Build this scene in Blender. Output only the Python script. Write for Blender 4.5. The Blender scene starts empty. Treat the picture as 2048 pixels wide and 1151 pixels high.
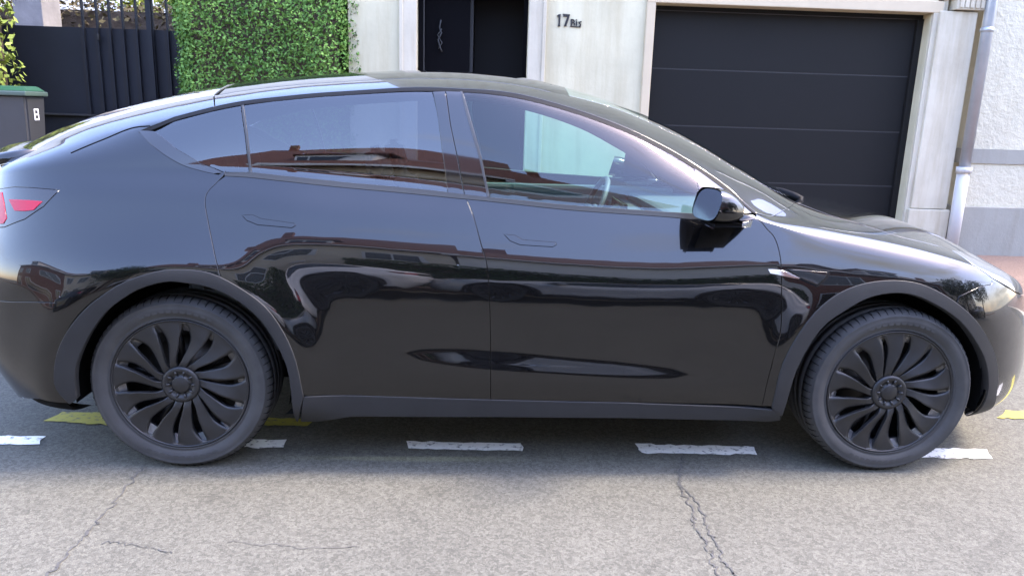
import bpy, bmesh, math, random
import numpy as np
from mathutils import Vector, Matrix
from mathutils.bvhtree import BVHTree
from mathutils.geometry import delaunay_2d_cdt
R = math.radians
random.seed(7); rng = np.random.default_rng(7)
scene = bpy.context.scene
COL = scene.collection

# ------------------------------------------------------------ camera
F_PX, PITCH, ROLL, YAW = 1507.9, 0.230054, 0.031498, 0.056467
CAM = np.array([-0.306611, -3.794762, 1.448226])
fw = np.array([math.sin(YAW)*math.cos(PITCH), math.cos(YAW)*math.cos(PITCH), -math.sin(PITCH)])
_r0 = np.array([math.cos(YAW), -math.sin(YAW), 0.0]); _u0 = np.cross(_r0, fw)
rt = math.cos(ROLL)*_r0 + math.sin(ROLL)*_u0
up = -math.sin(ROLL)*_r0 + math.cos(ROLL)*_u0
cd = bpy.data.cameras.new('camera'); cam = bpy.data.objects.new('camera', cd); COL.objects.link(cam)
cam.matrix_world = Matrix([[rt[0], up[0], -fw[0], CAM[0]], [rt[1], up[1], -fw[1], CAM[1]],
                           [rt[2], up[2], -fw[2], CAM[2]], [0, 0, 0, 1]])
cd.sensor_width = 36.0; cd.lens = 36.0*F_PX/2048.0; cd.clip_start = 0.05; cd.clip_end = 3000
scene.camera = cam
def ray(px, py):                      # direction through a point of the photograph, for measuring only
    return fw + rt*(px-1024.0)/F_PX - up*(py-575.5)/F_PX
def at_plane(px, py, p0, n):
    d = ray(px, py); t = np.dot(np.array(p0)-CAM, n)/np.dot(d, n); return CAM + t*d
def ground(px, py, z=0.0):
    return at_plane(px, py, (0, 0, z), np.array([0, 0, 1.0]))

# ------------------------------------------------------------ light
SUN_EL, SUN_AZ = 55.0, 3.0          # azimuth from +X towards -Y
scene.world = bpy.data.worlds.new('World'); w = scene.world; w.use_nodes = True
nt = w.node_tree; nt.nodes.clear()
def N(nt, t, **k):
    n = nt.nodes.new(t)
    for a, b in k.items():
        if a == 'inp':
            for i, v in b.items(): n.inputs[i].default_value = v
        else: setattr(n, a, b)
    return n
out = N(nt, 'ShaderNodeOutputWorld'); bg = N(nt, 'ShaderNodeBackground', inp={'Strength': 0.15})
sky = N(nt, 'ShaderNodeTexSky', sky_type='NISHITA', sun_disc=False)
sky.sun_elevation = R(SUN_EL); sky.sun_rotation = R(90 - SUN_AZ)
sky.air_density = 1.5; sky.dust_density = 1.2; sky.ozone_density = 2.5
tc = N(nt, 'ShaderNodeTexCoord')
mp = N(nt, 'ShaderNodeMapping'); mp.inputs['Scale'].default_value = (1.0, 1.0, 2.2); mp.inputs['Location'].default_value = (0.3, 1.7, 0.4)
nz = N(nt, 'ShaderNodeTexNoise', inp={'Scale': 2.2, 'Detail': 4.0, 'Roughness': 0.52, 'Distortion': 0.25})
cr = N(nt, 'ShaderNodeValToRGB'); cr.color_ramp.elements[0].position = 0.47; cr.color_ramp.elements[1].position = 0.70
mx = N(nt, 'ShaderNodeMixRGB'); mx.inputs['Color2'].default_value = (3.5, 3.4, 3.2, 1)
nt.links.new(tc.outputs['Generated'], mp.inputs['Vector']); nt.links.new(mp.outputs[0], nz.inputs['Vector'])
dp = N(nt, 'ShaderNodeVectorMath', operation='DOT_PRODUCT'); dp.inputs[1].default_value = (.11, .0, -.18)
ad = N(nt, 'ShaderNodeMath', operation='ADD'); nt.links.new(tc.outputs['Generated'], dp.inputs[0]); nt.links.new(nz.outputs['Fac'], ad.inputs[0]); nt.links.new(dp.outputs['Value'], ad.inputs[1])
nt.links.new(ad.outputs[0], cr.inputs[0]); nt.links.new(cr.outputs[0], mx.inputs['Fac'])
vm = N(nt, 'ShaderNodeVectorMath', operation='MULTIPLY'); vm.inputs[1].default_value = (1.44, 1.265, 1.41); nt.links.new(sky.outputs[0], vm.inputs[0])
nt.links.new(vm.outputs[0], mx.inputs['Color1']); nt.links.new(mx.outputs[0], bg.inputs['Color'])
nt.links.new(bg.outputs[0], out.inputs['Surface'])
sl = bpy.data.lights.new('sun', 'SUN'); sl.energy = 1.5; sl.angle = R(13.0); sl.color = (1.0, 0.87, 0.70)
so = bpy.data.objects.new('sun', sl); COL.objects.link(so)
sd = Vector((math.cos(R(SUN_AZ))*math.cos(R(SUN_EL)), math.sin(R(SUN_AZ))*math.cos(R(SUN_EL)), math.sin(R(SUN_EL))))
so.rotation_euler = sd.to_track_quat('Z', 'Y').to_euler(); so.location = (5, -4, 9)
scene.view_settings.view_transform = 'Standard'; scene.view_settings.look = 'None'
scene.view_settings.exposure = 2.85; scene.view_settings.gamma = 1.0
scene.cycles.max_bounces = 10; scene.cycles.transparent_max_bounces = 16; scene.cycles.caustics_reflective = False

# ------------------------------------------------------------ object helpers
def tag(o, label=None, cat=None, group=None, kind=None):
    if label: o['label'] = label
    if cat: o['category'] = cat
    if group: o['group'] = group
    if kind: o['kind'] = kind
    return o
def empty(name, loc=(0, 0, 0), rz=0.0, **k):
    o = bpy.data.objects.new(name, None); COL.objects.link(o); o.location = loc; o.rotation_euler = (0, 0, rz)
    o.empty_display_size = 0.2
    return tag(o, **k)
def link(name, me, mat=None, parent=None, **k):
    if mat:
        for m_ in (mat if isinstance(mat, (list, tuple)) else [mat]): me.materials.append(m_)
    o = bpy.data.objects.new(name, me); COL.objects.link(o)
    if parent: o.parent = parent
    return tag(o, **k)
def mesh_np(name, V, Fc, mat=None, parent=None, smooth=False, normals=None, **k):
    me = bpy.data.meshes.new(name)
    me.from_pydata([tuple(map(float, v)) for v in V], [], [tuple(map(int, f)) for f in Fc])
    me.update()
    if smooth or normals is not None: me.shade_smooth()
    if normals is not None: me.normals_split_custom_set_from_vertices([tuple(map(float, n)) for n in normals])
    return link(name, me, mat, parent, **k)
class MB:
    """collects solids; build() links them as one mesh object"""
    def __init__(s): s.bm = bmesh.new()
    def box(s, a, b, mat=0, bev=0.0):
        r = bmesh.ops.create_cube(s.bm, size=1.0); vs = r['verts']
        for v in vs:
            for i in range(3): v.co[i] = (a[i]+b[i])/2 + v.co[i]*(b[i]-a[i])
        fs = set(f for v in vs for f in v.link_faces)
        for f in fs: f.material_index = mat
        if bev > 0:
            es = list(set(e for v in vs for e in v.link_edges))
            bmesh.ops.bevel(s.bm, geom=es, offset=bev, segments=2, profile=0.6, affect='EDGES')
        return s
    def hexa(s, pts, mat=0):           # 8 points: bottom 4 ccw, top 4 ccw
        v = [s.bm.verts.new(p) for p in pts]
        for q in ((3, 2, 1, 0), (4, 5, 6, 7), (0, 1, 5, 4), (1, 2, 6, 5), (2, 3, 7, 6), (3, 0, 4, 7)):
            f = s.bm.faces.new([v[i] for i in q]); f.material_index = mat
        return s
    def tube(s, pts, rad, seg=8, mat=0, cap=True, sm=True):
        pts = [Vector(p) for p in pts]; rads = rad if isinstance(rad, (list, tuple)) else [rad]*len(pts)
        rings = []; prev = None
        for i, p in enumerate(pts):
            t = (pts[min(i+1, len(pts)-1)]-pts[max(i-1, 0)]).normalized()
            a = t.orthogonal().normalized() if prev is None else (prev - t*prev.dot(t)).normalized()
            prev = a; b = t.cross(a)
            rings.append([s.bm.verts.new(p + (a*math.cos(2*math.pi*j/seg)+b*math.sin(2*math.pi*j/seg))*rads[i]) for j in range(seg)])
        for A, B in zip(rings, rings[1:]):
            for j in range(seg):
                f = s.bm.faces.new((A[j], A[(j+1) % seg], B[(j+1) % seg], B[j])); f.smooth = sm; f.material_index = mat
        if cap:
            f = s.bm.faces.new(rings[0][::-1]); f.material_index = mat
            f = s.bm.faces.new(rings[-1]); f.material_index = mat
        return s
    def prism(s, poly, fn0, fn1, mat=0, sm=False):   # poly 2D; fn0/fn1 map (a,b)->3D front/back
        A = [s.bm.verts.new(fn0(*p)) for p in poly]; B = [s.bm.verts.new(fn1(*p)) for p in poly]
        n = len(poly)
        f = s.bm.faces.new(A); f.material_index = mat
        f = s.bm.faces.new(B[::-1]); f.material_index = mat
        for i in range(n):
            f = s.bm.faces.new((A[i], B[i], B[(i+1) % n], A[(i+1) % n])); f.material_index = mat; f.smooth = sm
        return s
    def build(s, name, mat, parent=None, smooth=None, **k):
        bmesh.ops.recalc_face_normals(s.bm, faces=s.bm.faces)
        if smooth is not None:
            for f in s.bm.faces: f.smooth = smooth
        me = bpy.data.meshes.new(name); s.bm.to_mesh(me); s.bm.free()
        return link(name, me, mat, parent, **k)

# ------------------------------------------------------------ materials
def mat(name, col, rough=0.5, metal=0.0, spec=0.5, coat=0.0, ior=1.5, coat_rough=0.03, bump=None, var=None, emis=None):
    """bump=(scale,strength,detail,distance); var=(scale,amount,detail): procedural tone variation"""
    m = bpy.data.materials.new(name); m.use_nodes = True; t = m.node_tree; b = t.nodes['Principled BSDF']
    b.inputs['Base Color'].default_value = (*col, 1); b.inputs['Roughness'].default_value = rough
    b.inputs['Metallic'].default_value = metal; b.inputs['Specular IOR Level'].default_value = spec
    b.inputs['IOR'].default_value = ior
    b.inputs['Coat Weight'].default_value = coat; b.inputs['Coat Roughness'].default_value = coat_rough
    tcn = N(t, 'ShaderNodeTexCoord')
    if var:
        nn = N(t, 'ShaderNodeTexNoise', inp={'Scale': var[0], 'Detail': var[2], 'Roughness': 0.6})
        mr = N(t, 'ShaderNodeMapRange', inp={'From Min': 0.3, 'From Max': 0.7, 'To Min': 1-var[1], 'To Max': 1+var[1]})
        mm = N(t, 'ShaderNodeVectorMath', operation='SCALE'); mm.inputs[0].default_value = col
        t.links.new(tcn.outputs['Object'], nn.inputs['Vector']); t.links.new(nn.outputs['Fac'], mr.inputs['Value'])
        t.links.new(mr.outputs[0], mm.inputs['Scale']); t.links.new(mm.outputs[0], b.inputs['Base Color'])
    if bump:
        nn = N(t, 'ShaderNodeTexNoise', inp={'Scale': bump[0], 'Detail': bump[2], 'Roughness': 0.6})
        bb = N(t, 'ShaderNodeBump', inp={'Strength': bump[1], 'Distance': bump[3]})
        t.links.new(tcn.outputs['Object'], nn.inputs['Vector']); t.links.new(nn.outputs['Fac'], bb.inputs['Height'])
        t.links.new(bb.outputs[0], b.inputs['Normal'])
    if emis:
        b.inputs['Emission Color'].default_value = (*emis[0], 1); b.inputs['Emission Strength'].default_value = emis[1]
    return m
def glass_mat(name, tint, rough=0.0, ior=1.7):
    m = bpy.data.materials.new(name); m.use_nodes = True; t = m.node_tree; t.nodes.clear()
    o = N(t, 'ShaderNodeOutputMaterial'); tr = N(t, 'ShaderNodeBsdfTransparent', inp={'Color': (*tint, 1)})
    gl = N(t, 'ShaderNodeBsdfGlossy', inp={'Color': (1, 1, 1, 1), 'Roughness': max(rough, .012)})
    ge = N(t, 'ShaderNodeNewGeometry'); ir = N(t, 'ShaderNodeMapRange', inp={'To Min': ior, 'To Max': 1/ior})
    fr0 = N(t, 'ShaderNodeFresnel', inp={'IOR': ior}); ir.inputs['To Min'].default_value = 1.0; ir.inputs['To Max'].default_value = 0.0; t.links.new(ge.outputs['Backfacing'], ir.inputs['Value'])
    fr = N(t, 'ShaderNodeMath', operation='MULTIPLY'); t.links.new(fr0.outputs[0], fr.inputs[0]); t.links.new(ir.outputs[0], fr.inputs[1]); mi = N(t, 'ShaderNodeMixShader')
    t.links.new(fr.outputs[0], mi.inputs[0]); t.links.new(tr.outputs[0], mi.inputs[1]); t.links.new(gl.outputs[0], mi.inputs[2])
    t.links.new(mi.outputs[0], o.inputs['Surface'])
    return m
M = {}
def lined(m, c=(.012, .012, .013)):
    """give a panel a matt lining on its inner side"""
    t = m.node_tree; o = [n for n in t.nodes if n.type == 'OUTPUT_MATERIAL'][0]; src_ = o.inputs['Surface'].links[0].from_socket
    ge = N(t, 'ShaderNodeNewGeometry'); df = N(t, 'ShaderNodeBsdfDiffuse', inp={'Color': (*c, 1)}); mi = N(t, 'ShaderNodeMixShader')
    t.links.new(ge.outputs['Backfacing'], mi.inputs[0]); t.links.new(src_, mi.inputs[1]); t.links.new(df.outputs[0], mi.inputs[2]); t.links.new(mi.outputs[0], o.inputs['Surface'])
M['paint'] = mat('black_paint', (0.0015, 0.0016, 0.002), 0.22, spec=0.12, ior=1.5, coat=1.0, coat_rough=0.012, bump=(4.5, 1.0, 2, 0.0007))
_b = [n for n in M['paint'].node_tree.nodes if n.type == 'BUMP'][0]; M['paint'].node_tree.links.new(_b.outputs[0], M['paint'].node_tree.nodes['Principled BSDF'].inputs['Coat Normal'])
M['paint'].node_tree.nodes['Principled BSDF'].inputs['Coat IOR'].default_value = 1.52
M['gloss_black'] = mat('gloss_black', (0.008, 0.008, 0.009), 0.06, spec=0.6, coat=0.4)
M['cladding'] = mat('cladding', (0.018, 0.0185, 0.0195), 0.55, spec=.3, bump=(900, 0.15, 2, 0.001), var=(6, 0.12, 4))
M['rubber'] = mat('rubber', (0.036, 0.036, 0.0355), 0.75, bump=(300, 0.2, 3, 0.001), var=(7, 0.34, 6))
M['cover'] = mat('satin_black', (0.013, 0.0135, 0.0145), 0.40, spec=0.45, var=(20, 0.15, 3))
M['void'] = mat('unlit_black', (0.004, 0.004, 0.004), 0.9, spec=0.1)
M['seal'] = mat('seal_black', (0.004, 0.004, 0.0045), 0.6, spec=.12)
M['satin'] = mat('satin_trim', (0.02, 0.021, 0.021), 0.38, spec=.35)
M['chrome'] = mat('chrome', (0.62, 0.62, 0.64), 0.08, metal=1.0)
M['glass_front'] = glass_mat('front_glass', (0.56, 0.78, 0.70), ior=1.58)
M['glass_rear'] = glass_mat('privacy_glass', (0.24, 0.28, 0.32), ior=1.85)
M['glass_screen'] = glass_mat('screen_glass', (0.80, 0.88, 0.86), ior=1.55)
M['roof_glass'] = mat('roof_glass', (0.004, 0.005, 0.006), 0.03, spec=0.7)

for k_ in ('paint', 'gloss_black', 'seal', 'satin', 'roof_glass', 'cladding'): lined(M[k_])

# ------------------------------------------------------------ car body surface
def pch(xs, ys):
    """monotone cubic through (xs, ys)"""
    xs = np.array(xs, float); ys = np.array(ys, float); h = np.diff(xs); d = np.diff(ys)/h
    m = np.zeros(len(xs)); m[0] = d[0]; m[-1] = d[-1]
    for i in range(1, len(xs)-1):
        if d[i-1]*d[i] > 0:
            w1 = 2*h[i]+h[i-1]; w2 = h[i]+2*h[i-1]; m[i] = (w1+w2)/(w1/d[i-1]+w2/d[i])
    def f(x):
        x = np.clip(np.asarray(x, float), xs[0], xs[-1]); i = np.clip(np.searchsorted(xs, x)-1, 0, len(xs)-2)
        t = (x-xs[i])/h[i]; a = 2*t**3-3*t**2+1; b = t**3-2*t**2+t; c = -2*t**3+3*t**2; e = t**3-t**2
        return a*ys[i]+b*h[i]*m[i]+c*ys[i+1]+e*h[i]*m[i+1]
    return f
zc_f = pch(*zip(*[(-2.45, 1.20), (-2.37, 1.235), (-2.24, 1.302), (-2.07, 1.363), (-1.9, 1.417), (-1.74, 1.458), (-1.58, 1.497), (-1.41, 1.533),
      (-1.25, 1.555), (-1.08, 1.577), (-.9, 1.595), (-.57, 1.619), (-.4, 1.622), (-.24, 1.616), (-.07, 1.602), (.1, 1.570), (.28, 1.526),
      (.45, 1.470), (.6, 1.415), (.8, 1.328), (1.0, 1.222), (1.14, 1.135), (1.2, 1.10), (1.3, 1.088), (1.5, 1.060), (1.7, 1.022), (1.9, .97), (2.05, .925), (2.2, .865), (2.35, .79)]))
railz_f = pch(*zip(*[(-2.45, 1.17), (-2.3, 1.20), (-2.1, 1.24), (-1.9, 1.285), (-1.6, 1.350), (-1.5, 1.376), (-1.37, 1.412), (-1.23, 1.444), (-.95, 1.481),
      (-.8, 1.495), (-.48, 1.519), (-.3, 1.518), (-.17, 1.508), (.04, 1.468), (.26, 1.405), (.4, 1.350), (.5, 1.298), (.63, 1.232), (.79, 1.13), (.88, 1.072),
      (1.0, 1.050), (1.2, 1.025), (1.5, .985), (1.8, .92), (2.0, .865), (2.35, .75)]))
raily_f = pch(*zip(*[(-2.45, .60), (-2.3, .61), (-1.9, .63), (-1.6, .65), (-1.2, .655), (-.8, .65), (0, .65), (.3, .665), (.5, .69), (.7, .725), (.88, .765),
      (1.0, .775), (1.2, .765), (1.5, .74), (1.8, .71), (2.35, .68)]))
beltz_f = pch(*zip(*[(-2.45, 1.10), (-2.2, 1.14), (-1.8, 1.17), (-1.25, 1.180), (-.78, 1.158), (-.25, 1.12), (.1, 1.092), (.45, 1.075), (.6, 1.067), (.85, 1.045),
      (1.0, 1.015), (1.2, .985), (1.5, .94), (1.8, .88), (2.0, .83), (2.35, .73)]))
crease_f = pch(*zip(*[(-2.45, 1.06), (-1.87, 1.095), (-1.57, 1.10), (-1.33, 1.088), (-1.05, 1.066), (-.78, 1.04), (-.3, 1.03), (.4, 1.01), (1.0, .97), (1.5, .925), (2.0, .82), (2.35, .70)]))
sill_f = pch([-2.45, -1.0, 1.0, 2.45], [.215, .212, .214, .20])
NB, NBELT, NRAIL, NTOP, NEND = 4, 40, 54, 60, 82     # section rows
def wheel_w(x, c, s): return np.exp(-((x-c)/s)**4)
SHX = pch([-2.4, -1.9, -1.3, -.96, -.39, .4, 1.0, 1.5, 2.3], [-.13, -.07, -.03, .015, -.015, -.055, -.025, -.07, -.12])
def tilt(x, z, zcr, zb):
    """lean of the body side from vertical, degrees, at height z (array)"""
    wr = math.exp(-((x+1.55)/.48)**4); wf = math.exp(-((x-1.45)/.42)**4)
    sh = float(SHX(x))
    t = np.interp(z, [.20, .29, .33, .40, .46, .60, .68, .78+sh*.8, .83+sh, .865+sh, .895+sh, .93+sh, .965+sh*.6, 1.02, 1.3],
                  [-8, -5, -3, 1, 2.5, 3.0, 3.4, 4.2, 6.0, 10, 16, 21.5, 24, 23.5, 24])
    zp = .47 - .065*x
    t = t + 12*math.exp(-((x-.05)/.66)**4)*np.exp(-((z-zp)/.034)**2)
    k = 1/(1+np.exp(-(z-zcr)/.004))
    amp = 13*math.exp(-((x+1.1)/.9)**4) + 3
    return t + amp*k
X0F, X0R = 1.50, -1.60; NC = 60
main_x = np.arange(X0R, X0F+1e-6, .02); NM = len(main_x)
Lf = pch([0, NB, NB+7, NB+12, NB+22, NB+29, NBELT, NRAIL, NTOP, NEND], [2.26, 2.31, 2.375, 2.385, 2.37, 2.345, 2.32, 2.30, 2.29, 2.27])
Zf = pch([0, NB, NB+7, NB+12, NB+22, NB+29, NBELT, NRAIL, NTOP, NEND], [.18, .20, .28, .35, .52, .62, .70, .745, .765, .80])
Lr = pch([0, NB, NB+7, NB+12, NB+22, NB+29, NBELT, NRAIL, NTOP, NEND], [-2.25, -2.30, -2.40, -2.45, -2.45, -2.42, -2.40, -2.40, -2.40, -2.41])
Zr = pch([0, NB, NB+7, NB+12, NB+22, NB+29, NBELT, NRAIL, NTOP, NEND], [.34, .36, .44, .52, .72, .90, 1.08, 1.175, 1.19, 1.215])
def section(x):
    zs = float(sill_f(x)); zb = float(beltz_f(x)); zcr = float(crease_f(x)); zr = float(railz_f(x)); yr = float(raily_f(x)); zt = float(zc_f(x))
    z = np.linspace(zs, zb, NBELT-NB+1)
    zz = np.linspace(zs, zb, 400); tt = np.tan(np.radians(tilt(x, zz, zcr, zb)))
    yy = -np.concatenate([[0], np.cumsum((tt[1:]+tt[:-1])/2*np.diff(zz))])
    yy = yy - np.interp(.64, zz, yy) + .951
    y = np.interp(z, zz, yy)
    sec = [(y[0]-.12+.03*i, zs-.004*(NB-i)) for i in range(NB)] + list(zip(y, z))
    yb = y[-1]
    tb = math.tan(R(float(np.interp(x, [-1.6, -1.2, 0, .8, 1.0], [17, 12, 11.5, 15, 35]))))
    h = zr-zb
    for i in range(1, NRAIL-NBELT+1):
        s = i/(NRAIL-NBELT); m0 = -tb*h if h > 0 else 0
        D = yr-yb; m0 = max(m0, D*1.6) if D < 0 else m0
        m1 = D*2-m0 if D*2-m0 < 0 else D*.5
        a = 2*s**3-3*s**2+1; b = s**3-2*s**2+s; c = -2*s**3+3*s**2; e = s**3-s**2
        sec.append((a*yb+b*m0+c*yr+e*m1, zb+h*s))
    ng = NEND-NRAIL
    pw = float(np.interp(x, [-2.2, -1.0, 0, .6, 1.0, 1.3, 2.3], [2.6, 2.9, 2.9, 2.7, 2.4, 2.5, 2.5]))
    for i in range(1, ng+1):
        s = i/ng; q = 1-(1-s)**1.0
        yy_ = yr*(1-(.75*s+.25*s*s) if True else 0)
        sec.append((yy_, zr+(zt-zr)*(1-(yy_/yr)**pw)))
    return np.array(sec)
def flare(x, y, z):
    f = 0
    for c, A in ((-1.445, .030), (1.425, .020)):
        r = math.hypot(x-c, (z-.356))
        if z > .25: f += A*math.exp(-((r-.47)/.10)**2)
    f += .020*math.exp(-((x+1.62)/.36)**2)*math.exp(-((z-.74)/.28)**2)
    return f
rows = []
K = np.arange(NEND+1)
def cap(sign, x0, Lk, Zk, n, pz):
    out_ = []
    for i in range(1, NC+1):
        phi = (i/NC)*math.pi/2; t = math.sin(phi)**(2/n); E = max(math.cos(phi), 0)**(2/n)
        if i == NC: E = 0.0
        L = np.array([float(Lk(k)) for k in K]); xn = x0 + (float(np.mean(L))-x0)*t
        s = section(xn); w_ = t**pz
        Z = np.array([float(Zk(k)) for k in K])
        xx = x0+(L-x0)*t; zz = s[:, 1]*(1-w_)+Z*w_; y = s[:, 0]*E
        out_.append(np.stack([xx, -y, zz], 1))
    return out_
capr = cap(-1, X0R, Lr, Zr, 3.3, 6)[::-1]
capf = cap(1, X0F, Lf, Zf, 2.45, 6)
for x in main_x:
    s = section(x); rows.append(np.stack([np.full(len(s), x), -s[:, 0], s[:, 1]], 1))
G = np.array(capr+rows+capf)                       # [u, v, 3], right-hand side (y negative)
for i in range(G.shape[0]):
    for j in range(NBELT):
        G[i, j, 1] -= flare(G[i, j, 0], G[i, j, 1], G[i, j, 2])*min(1, abs(G[i, j, 1])/.8)*(1 if j > NB else .3)
def gsm(A, ax, sig):
    n = int(3*sig)+1; k = np.exp(-.5*(np.arange(-n, n+1)/sig)**2); k /= k.sum()
    A = np.moveaxis(A, ax, 0)
    pre = 2*A[0]-A[1:n+1][::-1]; post = 2*A[-1]-A[-n-1:-1][::-1]
    B = np.concatenate([pre, A, post]); C = sum(k[i]*B[i:i+len(A)] for i in range(2*n+1))
    return np.moveaxis(C, 0, ax)
# mirror across the centre before smoothing so the crown stays smooth
Gm = G[:, ::-1][:, 1:].copy(); Gm[..., 1] *= -1
full = np.concatenate([G, Gm], 1); full = gsm(gsm(full, 1, 0.9), 0, 2.0)
_w = np.clip((full[:, :, 0]-.90)/.25, 0, 1); _w = (_w*_w*(3-2*_w))[..., None]
full = full*(1-_w)+gsm(gsm(full, 1, 4.5), 0, 5.0)*_w
G = full[:, :NEND+1]; NU, NV = G.shape[:2]
U_MAIN = NC                                        # u index of x = X0R
def ux(x): return U_MAIN + (x-X0R)/.02
def _cr(p0, p1, p2, p3, t):
    return .5*((2*p1)+(-p0+p2)*t+(2*p0-5*p1+4*p2-p3)*t*t+(-p0+3*p1-3*p2+p3)*t**3)
FULLV = full.shape[1]
def P(u, v):
    u = np.clip(np.asarray(u, float), 0, NU-1.001); v = np.clip(np.asarray(v, float), 0, FULLV-1.001)
    i = u.astype(int); j = v.astype(int); fu = (u-i)[..., None]; fv = (v-j)[..., None]
    def g(a, b): return full[np.clip(i+a, 0, NU-1), np.clip(j+b, 0, FULLV-1)]
    r_ = [_cr(g(-1, b), g(0, b), g(1, b), g(2, b), fu) for b in (-1, 0, 1, 2)]
    return _cr(*r_, fv)
def PN(u, v, e=.35):
    u = np.asarray(u, float); v = np.asarray(v, float)
    n = np.cross(P(u+e, v)-P(u-e, v), P(u, v+e)-P(u, v-e)); n /= (np.linalg.norm(n, axis=-1, keepdims=True)+1e-12)
    return P(u, v), n                               # outward on the right side
_q = [(i*NV+j, (i+1)*NV+j, (i+1)*NV+j+1, i*NV+j+1) for i in range(NU-1) for j in range(NV-1)]
_tris = []; 
for a, b, c, d in _q: _tris += [(a, b, c), (a, c, d)]
BV = BVHTree.FromPolygons([Vector(p) for p in G.reshape(-1, 3)], _tris)
def _uv(hit, idx):
    a, b, c = _tris[idx]; q = idx//2; i, j = q//(NV-1), q % (NV-1)
    A, B, C = (Vector(G.reshape(-1, 3)[k]) for k in (a, b, c))
    v0, v1, v2 = B-A, C-A, hit-A; d00, d01, d11, d20, d21 = v0.dot(v0), v0.dot(v1), v1.dot(v1), v2.dot(v0), v2.dot(v1)
    den = d00*d11-d01*d01+1e-18; w1 = (d11*d20-d01*d21)/den; w2 = (d00*d21-d01*d20)/den
    if idx % 2 == 0: return (i+w1+w2, j+w2)         # a=(0,0) b=(1,0) c=(1,1)
    return (i+w1, j+w1+w2)                          # a=(0,0) c=(1,1) d=(0,1)
def pix(px, py):
    d = Vector(ray(px, py)).normalized(); h = BV.ray_cast(Vector(CAM), d)
    if h[0] is None:
        # nearest surface point to the ray
        best = None
        for t in np.linspace(2.2, 6, 200):
            n_ = BV.find_nearest(Vector(CAM)+d*t)
            if best is None or n_[3] < best[0]: best = (n_[3], n_[0], n_[2])
        return _uv(best[1], best[2])
    return _uv(h[0], h[2])
def side(x, z):
    h = BV.ray_cast(Vector((x, -3, z)), Vector((0, 1, 0)))
    if h[0] is None:
        n_ = BV.find_nearest(Vector((x, -.9, z))); return _uv(n_[0], n_[2])
    return _uv(h[0], h[2])
# ------------------------------------------------------------ panels cut from the body surface
DU, DV = .02, .026
def to3(P_): return P(P_[:, 0], P_[:, 1])
def dens(poly, step=.018):
    poly = np.array(poly, float); out_ = []
    for a, b in zip(poly, np.roll(poly, -1, 0)):
        d = math.hypot((b[0]-a[0])*DU, (b[1]-a[1])*DV); n = max(1, int(math.ceil(d/step)))
        for i in range(n): out_.append(a+(b-a)*i/n)
    return np.array(out_)
def spl(pts, n=6):
    """smooth open curve through uv points"""
    p = np.array(pts, float); q = np.vstack([2*p[0]-p[1], p, 2*p[-1]-p[-2]]); o = []
    for i in range(1, len(q)-2):
        for t in np.linspace(0, 1, n, endpoint=False): o.append(_cr(q[i-1], q[i], q[i+1], q[i+2], t))
    o.append(p[-1]); return [tuple(a) for a in o]
def area2(p): return .5*np.sum(p[:, 0]*np.roll(p[:, 1], -1)-np.roll(p[:, 0], -1)*p[:, 1])
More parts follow.
